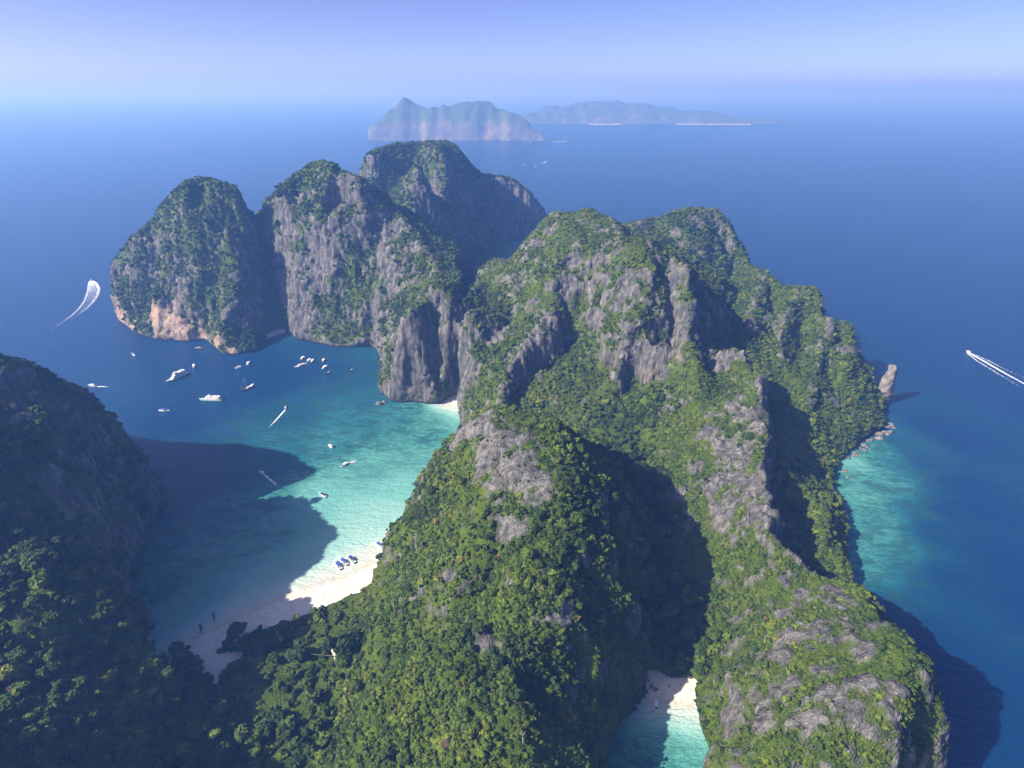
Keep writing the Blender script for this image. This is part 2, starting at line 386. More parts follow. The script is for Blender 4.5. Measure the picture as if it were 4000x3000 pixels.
# bulge: karst hills swell outwards between ridge and foot
HB = blur(HT, 7.0)
wx = fbm(GXX / 45, GYY / 45, GXX * 0 + 3.3, 3, 5) * 7
wy = fbm(GXX / 45, GYY / 45, GXX * 0 + 8.3, 3, 9) * 7
low = smooth(4, 30, H1)
H2 = sample(H1, GXX + wx * low, GYY + wy * low)
slope = np.hypot(*np.gradient(HB, GS))
relief = smooth(8, 60, H2) * smooth(0.15, 0.6, slope)
H3 = H2 + relief * (ridged(GXX / 60, GYY / 60, GXX * 0 + 1.1, 3, 21) * 8 + ridged(GXX / 27, GYY / 27, GXX * 0 + 4.1, 2, 23) * 3.5 - 2.0 + fbm(GXX / 16, GYY / 16, GXX * 0, 3, 33) * 3.5)
H3 = np.where(LAND, np.maximum(H3, np.where(H2 > 0.3, 0.6, -25)), H3)
def coast_dist(x, y, poly, closed=True):
    d = np.full(np.shape(x), 1e9)
    n = len(poly)
    for k in range(n if closed else n - 1):
        x1, y1 = poly[k][:2]; x2, y2 = poly[(k + 1) % n][:2]
        t = np.clip(((x - x1) * (x2 - x1) + (y - y1) * (y2 - y1)) / ((x2 - x1) ** 2 + (y2 - y1) ** 2 + 1e-9), 0, 1)
        d = np.minimum(d, np.hypot(x - x1 - t * (x2 - x1), y - y1 - t * (y2 - y1)))
    return d
# knife edges: a narrow broken fin of rock along the sharpest crests
CREST = np.zeros_like(H3)
for n, amp in ((7, 8.0), (8, 6.0), (12, 8.0), (13, 6.0), (21, 7.0), (22, 7.0), (23, 6.0), (16, 5.0), (11, 5.0)):
    ln = [spot(e)[:2] for e in LINES[n][1]]
    dd_ = coast_dist(GXX + wx * .5, GYY + wy * .5, ln, False)
    saw = 0.35 + 0.85 * smooth(-0.2, 0.7, vnoise(GXX / 13, GYY / 13, GXX * 0 + n, 301))
    H3 = H3 + np.where(LAND, amp * saw * np.exp(-(dd_ / 6.5) ** 2), 0)
    CREST = np.maximum(CREST, np.exp(-(dd_ / 9.0) ** 2) * amp / 8)
# convex karst profile: slopes start steep at the foot and round off above
mn, mx = HT.copy(), HT.copy()
mn = np.maximum(mn, 0)
for _ in range(12):
    for ax in (0, 1):
        mn = np.minimum(mn, np.minimum(np.roll(mn, 1, ax), np.roll(mn, -1, ax)))
        mx = np.maximum(mx, np.maximum(np.roll(mx, 1, ax), np.roll(mx, -1, ax)))
mn, mx = blur(mn, 6), blur(mx, 6)
tt = np.clip((H3 - mn) / np.maximum(mx - mn, 1), 0, 1)
bulge = (mx - mn) * (tt ** 0.88 - tt) * smooth(30, 90, mx - mn)
bulge = np.where((GXX < -205) & (GYY > 140) & (GYY < 335), 0, bulge)
H3 = np.where(LAND, H3 + bulge, H3)
def coast_dist(x, y, poly, closed=True):
    d = np.full(np.shape(x), 1e9)
    n = len(poly)
    for k in range(n if closed else n - 1):
        x1, y1 = poly[k][:2]; x2, y2 = poly[(k + 1) % n][:2]
        t = np.clip(((x - x1) * (x2 - x1) + (y - y1) * (y2 - y1)) / ((x2 - x1) ** 2 + (y2 - y1) ** 2 + 1e-9), 0, 1)
        d = np.minimum(d, np.hypot(x - x1 - t * (x2 - x1), y - y1 - t * (y2 - y1)))
    return d
BEACHES = [
    ('long white beach along the bay, half in the shade of the dark hill',
     [(836, 1195), (800, 1217), (740, 1245), (650, 1270), (560, 1310), (480, 1347), (392, 1392)],
     [(420, 1432), (438, 1460), (458, 1492), (467, 1486), (470, 1462), (479, 1442), (502, 1429), (527, 1411), (521, 1403), (490, 1412), (466, 1418), (460, 1403), (500, 1385), (545, 1362), (620, 1341), (700, 1308), (750, 1287), (806, 1276), (826, 1240)]),
    ('small white cove beach at the bottom, lit on its right half',
     [(1495, 1530), (1397, 1512)],
     [(1388, 1478), (1392, 1443), (1420, 1450), (1450, 1468), (1480, 1465), (1498, 1462), (1508, 1480), (1500, 1510)]),
    ('tiny white beach between the cliff headland and the green slope',
     [(988, 880), (958, 870)],
     [(968, 857), (984, 850), (1002, 854), (998, 866)]),
    ('small shaded beach at the foot of the dark cleft',
     [(618, 718), (595, 724), (575, 732)],
     [(582, 718), (600, 711), (616, 711)]),
]
BW = []
for lab, shore, back in BEACHES:
    sh = [P(u, v)[:2] for u, v in shore]
    bk = [P(u, v, 2)[:2] for u, v in back]
    BW.append((lab, sh, sh + bk))
    inp = in_poly(GXX, GYY, sh + bk)
    H3 = np.where(inp, -2.5, H3)
TRACK = [P(u, v, 6)[:2] for u, v in [(711, 1394), (717, 1392), (727, 1414), (743, 1446), (735, 1448), (716, 1418)]]

# trim what stands above the skyline of the picture, hill by hill
lpt = np.array([p for p, l in zip(pts, plab) if l != 'coast'])
lnm = [l for l in plab if l != 'coast']
LN = sorted(set(lnm))
lii = np.array([LN.index(l) for l in lnm])
near_lab = np.empty(GXX.size, int)
gf = np.stack([GXX.ravel(), GYY.ravel()], 1)
for a in range(0, len(gf), 20000):
    near_lab[a:a + 20000] = lii[((gf[a:a + 20000, None, :] - lpt[None]) ** 2).sum(-1).argmin(1)]
near_lab = near_lab.reshape(GXX.shape)
def carve(H, line, labs, ymin, ymax, drop=2.0):
    m = np.isin(near_lab, [LN.index(l) for l in labs]) & (GYY > ymin) & (GYY < ymax) & (H > 0)
    x, y, z = GXX[m], GYY[m], H[m]
    lu = np.array([p[0] for p in line], float); lv = np.array([p[1] for p in line], float)
    for _ in range(6):
        u, v, d = proj(x, y, z)
        vs = np.interp(u, lu, lv, left=lv[0], right=lv[-1])
        b = (1500 - vs * S) / FPX
        los = CAM_H + (-SS + b * CC) / (CC + b * SS) * y - drop
        z = np.where((u >= lu[0]) & (u <= lu[-1]), np.minimum(z, los), z)
    H = H.copy(); H[m] = z
    return H
SKYLINE = [(200, 760), (227, 640), (229, 600), (234, 570), (255, 540), (290, 505), (330, 475), (345, 445), (370, 415), (405, 392), (440, 382), (480, 385), (515, 400), (530, 430), (545, 465), (551, 477), (556, 475), (558, 455), (570, 440), (600, 412), (650, 365), (680, 343), (705, 341), (720, 352), (770, 378),
    (775, 372), (776, 350), (790, 335), (800, 322), (850, 308), (870, 313), (885, 308), (905, 307), (920, 311), (930, 305), (965, 305), (985, 318), (1005, 345), (1020, 360), (1040, 378), (1060, 375), (1100, 382), (1130, 402), (1155, 432), (1178, 458), (1180, 468), (1195, 455), (1230, 457), (1262, 452), (1282, 450), (1292, 460), (1310, 465),
    (1340, 480), (1380, 475), (1400, 470), (1430, 473), (1450, 452), (1475, 445), (1510, 443), (1550, 455), (1580, 475), (1600, 510), (1610, 540), (1613, 568), (1640, 578), (1660, 590), (1688, 622), (1715, 618), (1755, 620), (1770, 632), (1775, 680), (1800, 689), (1835, 688), (1847, 700), (1851, 740), (1866, 762), (1880, 800), (1886, 824), (1907, 838), (1920, 872), (1926, 905), (1960, 960)]
H3 = carve(H3, SKYLINE, ['tower', 'twin', 'back', 'far', 'north', 'dome', 'east', 'lagoon', 'bluff', 'fin'], 700, 2100)
H3 = carve(H3, [(990, 655), (1005, 640), (1018, 622), (1030, 616), (1040, 580), (1050, 572), (1068, 560), (1088, 562), (1098, 566), (1112, 552), (1130, 530), (1150, 505), (1165, 490), (1180, 466)], ['north', 'lagoon', 'dome', 'bluff', 'fin', 'twin', 'back', 'far', 'east'], 760, 1310)
H3 = carve(H3, [(-200, 700), (0, 771), (40, 779), (100, 806), (160, 843), (185, 851), (240, 908), (270, 950), (310, 1006), (345, 1046), (364, 1070), (380, 1110)], ['left', 'corner'], 330, 700)
H3 = carve(H3, [(1840, 1240), (1866, 1262), (1870, 1292), (1900, 1326), (1930, 1356), (1965, 1395), (1985, 1430), (2000, 1455), (2012, 1482), (2032, 1522), (2047, 1558), (2060, 1600)], ['right'], 120, 420, 1.0)
H3 = carve(H3, [(-100, 1215), (0, 1212), (80, 1193), (150, 1215), (220, 1268), (280, 1338), (335, 1416), (400, 1488), (445, 1525)], ['corner'], 150, 345, 3.0)
H3 = np.where(LAND & (H3 < 0.2) & (H3 > -2.4), np.minimum(H3, -8), H3)
TERR = H3
# ------------------------------------------------------------------ island meshes
ROCKS = [(1090, 950, 34), (1130, 1010, 34), (1150, 1050, 26), (1100, 1130, 22), (1050, 980, 24), (1040, 930, 22), (1210, 1310, 12), (1170, 1345, 8), (1200, 1290, 8), (1040, 1376, 9), (980, 1392, 7),
    (1630, 785, 12), (1643, 810, 12), (1648, 850, 13), (1654, 920, 13), (1656, 980, 14), (1654, 1070, 12), (1668, 1115, 11), (1580, 768, 12), (1535, 780, 12), (1500, 788, 12), (1560, 1130, 14), (1540, 1060, 16), (1580, 880, 14), (1620, 900, 14), (1600, 1000, 20),
    (1645, 830, 10), (1650, 900, 12), (1652, 940, 14), (1655, 1000, 14), (1650, 1040, 14), (1662, 1100, 10), (1600, 770, 10), (1560, 774, 10), (1510, 784, 9),
    (1600, 980, 30), (1560, 960, 22), (1620, 1060, 24), (1530, 940, 18), (1500, 1010, 14), (1600, 900, 18), (1570, 1090, 22), (1640, 1110, 14), (1655, 880, 10), (1540, 790, 20), (1470, 790, 14), (1600, 775, 12), (1630, 930, 18), (1580, 1030, 22),
    (1700, 1370, 14), (1690, 1330, 10), (1760, 1360, 14), (1800, 1275, 14), (1850, 1265, 16), (1860, 1470, 13), (1800, 1500, 14), (1930, 1480, 12), (1850, 1560, 15), (1920, 1540, 10), (1700, 1480, 16), (1650, 1560, 12), (1960, 1640, 14), (1860, 1640, 13), (1960, 1590, 14), (1990, 1480, 12), (1690, 1420, 12), (1620, 1500, 10), (1580, 1600, 12), (1780, 1450, 12), (1880, 1420, 12), (1740, 1560, 12), (1560, 1530, 10),
    (1000, 700, 40), (1080, 720, 30), (1240, 620, 22), (1310, 630, 18), (1180, 690, 26), (1150, 660, 22), (1000, 790, 34), (900, 740, 40), (1240, 560, 14), (1370, 640, 24), (1300, 560, 14), (1150, 530, 30), (1190, 500, 24), (1130, 560, 16), (1260, 480, 14), (1300, 500, 12), (1100, 600, 16), (1290, 690, 20), (1400, 590, 14), (1190, 620, 14),
    (1688, 720, 14), (1690, 690, 12), (1620, 700, 14), (1618, 740, 12), (1760, 800, 10), (1840, 760, 20), (1852, 740, 18), (1862, 790, 18), (1870, 810, 12), (1650, 690, 14), (1690, 745, 10), (1800, 870, 10), (1790, 850, 8), (1500, 480, 24), (1460, 500, 18), (1560, 490, 14), (1390, 490, 24), (1350, 490, 14), (1590, 570, 10),
    (1780, 1100, 9), (1800, 1150, 8), (1825, 1200, 9), (1840, 1180, 7), (380, 640, 40), (470, 580, 50), (350, 520, 30), (520, 680, 40), (640, 560, 40), (700, 580, 50), (740, 520, 40), (860, 560, 60), (800, 640, 50), (650, 660, 50), (620, 480, 40), (850, 500, 40), (750, 420, 40), (920, 440, 40), (150, 1100, 16), (240, 1150, 18), (60, 900, 14), (370, 1460, 8), (420, 1490, 8), (1240, 1500, 9), (1300, 1450, 8), (1000, 930, 20)]
GREENS = [(760, 620, 50), (740, 690, 25), (480, 610, 45), (640, 530, 24), (700, 350, 40), (440, 430, 90), (880, 340, 80), (1600, 760, 40), (1500, 800, 30), (1360, 830, 10), (1240, 800, 40)]

def march(u, v):
    """where the line of sight through (u, v) meets the ground"""
    o = np.array([0, 0, CAM_H])
    p = np.array(P(u, v, 0))
    t = np.linspace(0.2, 1, 900)
    q = o + (p - o) * t[:, None]
    h = sample(TERR, q[:, 0], q[:, 1])
    k = np.nonzero(h > q[:, 2])[0]
    return q[k[0]] if len(k) else p

msk = TERR > -10
for _ in range(2):
    msk = msk | np.roll(msk, 1, 0) | np.roll(msk, -1, 0) | np.roll(msk, 1, 1) | np.roll(msk, -1, 1)
cell = msk[:-1, :-1] & msk[1:, :-1] & msk[:-1, 1:] & msk[1:, 1:]
cell[0, :] = cell[-1, :] = False
cell[:, 0] = cell[:, -1] = False
vid = np.arange(NX * NY).reshape(NY, NX)
top = np.stack([GXX, GYY, np.maximum(TERR, -9)], -1).reshape(-1, 3)
bot = top.copy(); bot[:, 2] = -16
N = NX * NY
jy, jx = np.nonzero(cell)
q = np.stack([vid[jy, jx], vid[jy, jx + 1], vid[jy + 1, jx + 1], vid[jy + 1, jx]], 1)
faces = [q, q[:, ::-1] + N]
for dy, dx, a, b in ((-1, 0, (0, 0), (0, 1)), (1, 0, (1, 1), (1, 0)), (0, -1, (1, 0), (0, 0)), (0, 1, (0, 1), (1, 1))):
    nb = np.zeros_like(cell)
    nb[max(0, -dy):cell.shape[0] - max(0, dy), max(0, -dx):cell.shape[1] - max(0, dx)] = cell[max(0, dy):cell.shape[0] + min(0, dy), max(0, dx):cell.shape[1] + min(0, dx)]
    ey, ex = np.nonzero(cell & ~nb)
    va, vb = vid[ey + a[0], ex + a[1]], vid[ey + b[0], ex + b[1]]
    faces.append(np.stack([vb, va, va + N, vb + N], 1))
fa = np.concatenate(faces)
used = np.unique(fa)
rem = np.full(2 * N, -1); rem[used] = np.arange(len(used))
fa = rem[fa]
vco = np.concatenate([top, bot])[used]

def fast_mesh(name, co, quads, smooth_shade=True):
    me = bpy.data.meshes.new(name)
    k = quads.shape[1]
    me.vertices.add(len(co)); me.vertices.foreach_set('co', np.asarray(co, np.float32).ravel())
    me.loops.add(quads.size); me.loops.foreach_set('vertex_index', quads.astype(np.int32).ravel())
    me.polygons.add(len(quads)); me.polygons.foreach_set('loop_start', np.arange(0, quads.size, k, dtype=np.int32))
    try: me.polygons.foreach_set('loop_total', np.full(len(quads), k, np.int32))
    except Exception: pass
    me.polygons.foreach_set('use_smooth', np.full(len(quads), smooth_shade))
    me.update(calc_edges=True)
    return me

solid = fast_mesh('ground_solid', vco, fa)
so = link('ground_solid', solid)
rm = so.modifiers.new('r', 'REMESH')
rm.mode = 'VOXEL'
rm.voxel_size = VOX
rm.use_smooth_shade = True
dg = bpy.context.evaluated_depsgraph_get()
ev = so.evaluated_get(dg)
em = ev.to_mesh()
nv, nf = len(em.vertices), len(em.polygons)
co = np.empty(nv * 3, np.float32); em.vertices.foreach_get('co', co); co = co.reshape(-1, 3).astype(float)
lt = np.empty(nf, np.int32); em.polygons.foreach_get('loop_total', lt)
lv = np.empty(len(em.loops), np.int32); em.loops.foreach_get('vertex_index', lv)
assert (lt == 4).all()
qd = lv.reshape(-1, 4)
ev.to_mesh_clear()
bpy.data.objects.remove(so)
keep = (co[qd][:, :, 2] > -5).any(1)
qd = qd[keep]
def compact(co, qd):
    used = np.unique(qd); m = np.full(len(co), -1); m[used] = np.arange(len(used))
    return co[used], m[qd], used
co, qd, _ = compact(co, qd)

def vnormals(co, qd):
    a = co[qd[:, 2]] - co[qd[:, 0]]; b = co[qd[:, 3]] - co[qd[:, 1]]
    n = np.cross(a, b)
    out = np.zeros_like(co)
    for k in range(4): np.add.at(out, qd[:, k], n)
    return out / np.maximum(np.linalg.norm(out, axis=1, keepdims=True), 1e-9)
nrm = vnormals(co, qd)
X, Y, Z = co.T
steep = smooth(0.80, 0.45, nrm[:, 2])
up_ok = smooth(2.0, 12, Z)
# flutes and buttresses on the cliffs, lumps on the slopes
d0 = ridged(X / 48, Y / 48, Z / 70, 3, 47) * 4.5 - 1.5
d1 = ridged(X / 34, Y / 34, Z / 170, 3, 51) * 5.0
d2 = fbm(X / 8, Y / 8, Z / 42, 3, 61) * 2.6
d3 = fbm(X / 22, Y / 22, Z / 16, 3, 71) * 2.2
d5 = -smooth(5.0, 1.5, Z) * smooth(0.85, 0.6, nrm[:, 2]) * 2.6                       # undercut worn by the sea
d4 = -smooth(0.55, 0.95, vnoise(X / 26, Y / 26, Z / 60, 77)) * 5.0          # dark clefts
flat = co[:, 2] < 9
disp = d5 + up_ok * (steep * (d1 + d2 + d4 - 1.5) + (0.45 + 0.55 * steep) * (d3 * 1.25 + d0 * smooth(12, 40, Z)))
co = co + nrm * disp[:, None]
nrm = vnormals(co, qd)
X, Y, Z = co.T
nz = nrm[:, 2]
n1 = fbm(X / 18, Y / 18, Z / 30, 4, 81)
n2 = fbm(X / 6, Y / 6, Z / 12, 3, 85)
# which hill each face belongs to: the nearest plotted spot
lp = np.array([p for p, l in zip(pts, plab) if l != 'coast'])
ln_ = [('north' if l == 'lagoon' else l) for l in plab if l != 'coast']
names = sorted(set(ln_))
li = np.array([names.index(l) for l in ln_])
fc = co[qd].mean(1)
fl = np.empty(len(fc), int)
for a in range(0, len(fc), 20000):
    w = fc[a:a + 20000, :2] + np.stack([n1[qd[a:a + 20000, 0]], n2[qd[a:a + 20000, 0]]], 1) * 10
    fl[a:a + 20000] = li[((w[:, None, :] - lp[None]) ** 2).sum(-1).argmin(1)]
vlab = np.empty(len(co), int)
vlab[qd.ravel()] = np.repeat(fl, 4)

# bare rock where it is steep and on the outcrops
SOFT = {'corner': .72, 'left': .50, 'front': .75, 'valley': .9, 'central': .42, 'east': .35, 'knob': .25, 'dome': .12, 'back': .15, 'far': .2, 'middle': .1, 'tower': .50, 'back': .48, 'twin': .24, 'right': .55, 'north': .3}
soft = np.array([SOFT.get(n, 0) for n in names])[vlab]
BIAS = {'north': .29, 'right': .36, 'middle': .30, 'twin': .16, 'fin': .24, 'bluff': .20, 'dome': .25, 'tower': .08, 'back': .04, 'east': .15, 'central': .10}
rock = smooth(0.62, 0.30, nz) * 1.15 * (1 - soft)
rock = np.maximum(rock, np.array([BIAS.get(n, 0) for n in names])[vlab])
n1 = fbm(X / 18, Y / 18, Z / 30, 4, 81)
n2 = fbm(X / 6, Y / 6, Z / 12, 3, 85)
CLIFF = [(1355, 770, 16), (1400, 765, 22), (1440, 745, 20), (1470, 745, 16), (1400, 815, 16), (1430, 800, 12), (1350, 815, 12)]
for (u, v, r) in ROCKS + CLIFF:
    c = march(u, v)
    d = np.linalg.norm(co - c, axis=1)
    rock = np.maximum(rock, np.exp(-(d / r) ** 2) * (1.5 if (u, v, r) in CLIFF else 0.78))
for (u, v, r) in GREENS:
    c = march(u, v)
    d = np.linalg.norm(co - c, axis=1)
    rock = rock * (1 - 0.75 * np.exp(-(d / r) ** 2))
rock = np.maximum(rock, sample(CREST, X, Y) * 0.72)
rock = smooth(0.40, 0.60, rock + n1 * 0.52 + n2 * 0.42 + fbm(X / 3.2, Y / 3.2, Z / 5, 2, 87) * 0.22)
rock = np.where(Z < 3.0, np.maximum(rock, smooth(0.9, 0.6, nz)), rock)
# outcrops stand proud of the plant cover, split by cracks
prd = ridged(X / 9, Y / 9, Z / 15, 3, 141)
co = co + nrm * (rock * up_ok * (1.1 + prd * 1.9 - 2.2 * smooth(0.25, 0.75, vnoise(X / 5, Y / 5, Z / 26, 143))))[:, None]
pin = smooth(0.45, 0.95, ridged(X / 7.5, Y / 7.5, Z / 60, 2, 151))
co[:, 2] += rock * up_ok * pin * np.array([{'middle': 4.2, 'right': 2.2, 'north': 3.2, 'fin': 4.0, 'bluff': 3.4, 'central': 2.0, 'dome': 3.0, 'twin': 3.0, 'east': 3.0}.get(n, 1.5) for n in names])[vlab]
nrm = vnormals(co, qd)
X, Y, Z = co.T
stain = np.zeros(len(co))
for (u, v, r) in [(260, 690, 40), (285, 712, 30), (340, 680, 34), (370, 700, 30), (440, 725, 24), (470, 740, 20), (500, 755, 16), (1410, 810, 6), (1465, 770, 5), (1970, 1640, 12), (400, 722, 26)]:
    c = march(u, v)
    stain = np.maximum(stain, np.exp(-(np.linalg.norm(co - c, axis=1) / r) ** 2))
rock = np.maximum(rock, smooth(0.5, 0.8, stain + n1 * 0.3))
stain = np.clip(stain * (0.9 + 0.7 * fbm(X / 9, Y / 9, Z / 50, 3, 91)), 0, 1)

# material of the island: limestone, plant cover, stained rock
gm, nt, b = mat('island_ground')
tc = node(nt, 'ShaderNodeTexCoord')
geo = node(nt, 'ShaderNodeNewGeometry')
def mapped(sx, sy, sz):
    m = node(nt, 'ShaderNodeMapping')
    m.inputs['Scale'].default_value = (sx, sy, sz)
    nt.links.new(geo.outputs['Position'], m.inputs[0])
    return m.outputs[0]
def tex(vec, scale, detail=4.0, rough=0.55):
    n = node(nt, 'ShaderNodeTexNoise', i_Scale=scale, i_Detail=detail, i_Roughness=rough)
    nt.links.new(vec, n.inputs['Vector'])
    return n.outputs[0]
streak = tex(mapped(1, 1, 0.16), 0.22, 5, 0.65)
blotch = tex(mapped(1, 1, 0.6), 0.045, 4)
fine = tex(mapped(1, 1, 0.4), 0.9, 4, 0.6)
rk = ramp(nt, streak, [(0.30, (0.065, 0.065, 0.065)), (0.46, (0.18, 0.176, 0.168)), (0.60, (0.31, 0.30, 0.283)), (0.74, (0.47, 0.455, 0.42))])
rk2 = ramp(nt, blotch, [(0.35, (0.66, 0.67, 0.68)), (0.65, (1.0, 0.99, 0.96))])
rockc = mixc(nt, 1.0, rk.outputs[0], rk2.outputs[0], 'MULTIPLY')
rk3 = ramp(nt, fine, [(0.3, (0.66, 0.67, 0.66)), (0.7, (1.12, 1.1, 1.08))])
rockc = mixc(nt, 1.0, rockc, rk3.outputs[0], 'MULTIPLY')
ck = node(nt, 'ShaderNodeTexNoise', i_Scale=0.20, i_Detail=5.0, i_Roughness=0.6)
ck.noise_type = 'RIDGED_MULTIFRACTAL'
nt.links.new(mapped(1, 1, 0.28), ck.inputs['Vector'])
vo = node(nt, 'ShaderNodeTexVoronoi', i_Scale=0.34, feature='DISTANCE_TO_EDGE')
nt.links.new(mapped(1, 1, 0.45), vo.inputs['Vector'])
vor = ramp(nt, vo.outputs['Distance'], [(0.0, (0.70, 0.70, 0.71)), (0.16, (1, 1, 1))])
rockc = mixc(nt, 0.7, rockc, vor.outputs[0], 'MULTIPLY')
ckr = ramp(nt, ck.outputs[0], [(0.0, (0.78, 0.78, 0.79)), (0.35, (1, 1, 1)), (0.85, (1.08, 1.06, 1.04))])
rockc = mixc(nt, 1.0, rockc, ckr.outputs[0], 'MULTIPLY')
at_s = node(nt, 'ShaderNodeAttribute', attribute_name='stain')
st = ramp(nt, streak, [(0.3, (0.23, 0.135, 0.085)), (0.5, (0.42, 0.30, 0.21)), (0.7, (0.58, 0.50, 0.40))])
rockc = mixc(nt, at_s.outputs['Fac'], rockc, st.outputs[0])
gn = tex(mapped(1, 1, 1), 0.10, 5, 0.6)
gr = ramp(nt, gn, [(0.30, (0.033, 0.054, 0.009)), (0.5, (0.070, 0.108, 0.013)), (0.66, (0.108, 0.152, 0.017)), (0.8, (0.130, 0.138, 0.040))])
gr2 = ramp(nt, fine, [(0.3, (0.55, 0.55, 0.55)), (0.7, (1.25, 1.25, 1.2))])
green = mixc(nt, 1.0, gr.outputs[0], gr2.outputs[0], 'MULTIPLY')
at_r = node(nt, 'ShaderNodeAttribute', attribute_name='rock')
ground = mixc(nt, at_r.outputs['Fac'], green, rockc)
# tide band
sep = node(nt, 'ShaderNodeSeparateXYZ')
nt.links.new(geo.outputs['Position'], sep.inputs[0])
tide = ramp(nt, None, [(0.0, (0.10, 0.075, 0.06)), (1.0, (1, 1, 1))])
mr = node(nt, 'ShaderNodeMapRange', i_1=1.0, i_2=3.4)
nt.links.new(sep.outputs[2], mr.inputs[0]); nt.links.new(mr.outputs[0], tide.inputs[0])
ground = mixc(nt, 1.0, ground, tide.outputs[0], 'MULTIPLY')
nt.links.new(ground, b.inputs['Base Color'])
b.inputs['Roughness'].default_value = 0.95
b.inputs['Specular IOR Level'].default_value = 0.1
bp = node(nt, 'ShaderNodeBump', i_Strength=0.9, i_Distance=1.6)
addn = node(nt, 'ShaderNodeMath', operation='ADD')
nt.links.new(streak, addn.inputs[0]); nt.links.new(fine, addn.inputs[1])
add2 = node(nt, 'ShaderNodeMath', operation='ADD')
ckm = node(nt, 'ShaderNodeMath', operation='MULTIPLY', i_1=0.25)
nt.links.new(ck.outputs[0], ckm.inputs[0])
nt.links.new(addn.outputs[0], add2.inputs[0]); nt.links.new(ckm.outputs[0], add2.inputs[1])
add3 = node(nt, 'ShaderNodeMath', operation='ADD')
nt.links.new(add2.outputs[0], add3.inputs[0]); nt.links.new(vor.outputs[0], add3.inputs[1])
nt.links.new(add3.outputs[0], bp.inputs['Height'])
nt.links.new(bp.outputs[0], b.inputs['Normal'])

for k, nm in enumerate(names):
    sel = qd[fl == k]
    if not len(sel): continue
    c2, q2, us = compact(co, sel)
    oname = 'valley_floor' if nm == 'valley' else 'limestone_hill'
    me = fast_mesh(oname, c2, q2)
    for an, arr in (('rock', rock), ('stain', stain)):
        at = me.attributes.new(an, 'FLOAT', 'POINT')
        at.data.foreach_set('value', arr[us].astype(np.float32))
    me.normals_split_custom_set_from_vertices(nrm[us].tolist())
    o = link(oname, me, [gm])
    lab, cat = HILLS[nm]
    tag(o, lab, cat, kind='structure')

# beaches and the sandy track
sm, nt, b = mat('sand')
geo = node(nt, 'ShaderNodeNewGeometry')
n_a = node(nt, 'ShaderNodeTexNoise', i_Scale=0.08, i_Detail=5.0)
n_b = node(nt, 'ShaderNodeTexNoise', i_Scale=1.2, i_Detail=3.0)
nt.links.new(geo.outputs['Position'], n_a.inputs['Vector']); nt.links.new(geo.outputs['Position'], n_b.inputs['Vector'])
ra = ramp(nt, n_a.outputs[0], [(0.3, (0.66, 0.61, 0.53)), (0.7, (0.79, 0.75, 0.67))])
rb = ramp(nt, n_b.outputs[0], [(0.3, (0.88, 0.88, 0.88)), (0.7, (1.04, 1.03, 1.02))])
sc_ = mixc(nt, 1.0, ra.outputs[0], rb.outputs[0], 'MULTIPLY')
sp = node(nt, 'ShaderNodeSeparateXYZ'); nt.links.new(geo.outputs['Position'], sp.inputs[0])
wet = ramp(nt, None, [(0.0, (0.74, 0.74, 0.72)), (1.0, (1, 1, 1))])
mr = node(nt, 'ShaderNodeMapRange', i_1=0.05, i_2=0.55)
nt.links.new(sp.outputs[2], mr.inputs[0]); nt.links.new(mr.outputs[0], wet.inputs[0])
sc_ = mixc(nt, 1.0, sc_, wet.outputs[0], 'MULTIPLY')
n_c = node(nt, 'ShaderNodeTexNoise', i_Scale=0.45, i_Detail=4.0, i_Roughness=0.7)
nt.links.new(geo.outputs['Position'], n_c.inputs['Vector'])
trod = ramp(nt, n_c.outputs[0], [(0.36, (0.70, 0.67, 0.64)), (0.46, (1, 1, 1))])
sc_ = mixc(nt, 1.0, sc_, trod.outputs[0], 'MULTIPLY')
nt.links.new(sc_, b.inputs['Base Color']); b.inputs['Roughness'].default_value = 0.9
bp = node(nt, 'ShaderNodeBump', i_Strength=0.35, i_Distance=0.4)
nt.links.new(n_b.outputs[0], bp.inputs['Height']); nt.links.new(bp.outputs[0], b.inputs['Normal'])

def sheet(name, inside, zf, box, st, m):
    xs = np.arange(box[0], box[1], st); ys = np.arange(box[2], box[3], st)
    XX, YY = np.meshgrid(xs, ys)
    ok = inside(XX, YY)
    c = ok[:-1, :-1] & ok[1:, :-1] & ok[:-1, 1:] & ok[1:, 1:]
    iy, ix = np.nonzero(c)
    idx = np.arange(XX.size).reshape(XX.shape)
    qq = np.stack([idx[iy, ix], idx[iy, ix + 1], idx[iy + 1, ix + 1], idx[iy + 1, ix]], 1)
    cc, qq, _ = compact(np.stack([XX, YY, zf(XX, YY)], -1).reshape(-1, 3), qq)
    return link(name, fast_mesh(name, cc, qq), [m])
BEACH_AREAS = []
for lab, sh, poly in BW:
    pa = np.array(poly)
    def inside(x, y, sh=sh, poly=poly):
        jx_ = x + fbm(x / 9, y / 9, x * 0, 2, 3) * 3
        jy_ = y + fbm(x / 9, y / 9, x * 0 + 5, 2, 3) * 3
        ds = coast_dist(x, y, sh, False)
        return in_poly(jx_, jy_, poly) | (ds < 5) | (in_poly(x, y, poly) & (ds < 8)) | (coast_dist(x, y, poly) < 2.5)
    def zf(x, y, sh=sh, poly=poly):
        ds = coast_dist(x, y, sh, False) + fbm(x / 14, y / 14, x * 0, 2, 8) * 1.5
        inl = in_poly(x, y, poly)
        return np.where(inl, np.clip(0.075 * ds, -0.2, 2.4), np.where(ds < 9, -0.06 * ds, 1.6)) + 0.02
    o = sheet('beach', inside, zf, (pa[:, 0].min() - 8, pa[:, 0].max() + 8, pa[:, 1].min() - 8, pa[:, 1].max() + 8), 1.5, sm)
    tag(o, lab, 'beach', kind='structure')
pa = np.array(TRACK)
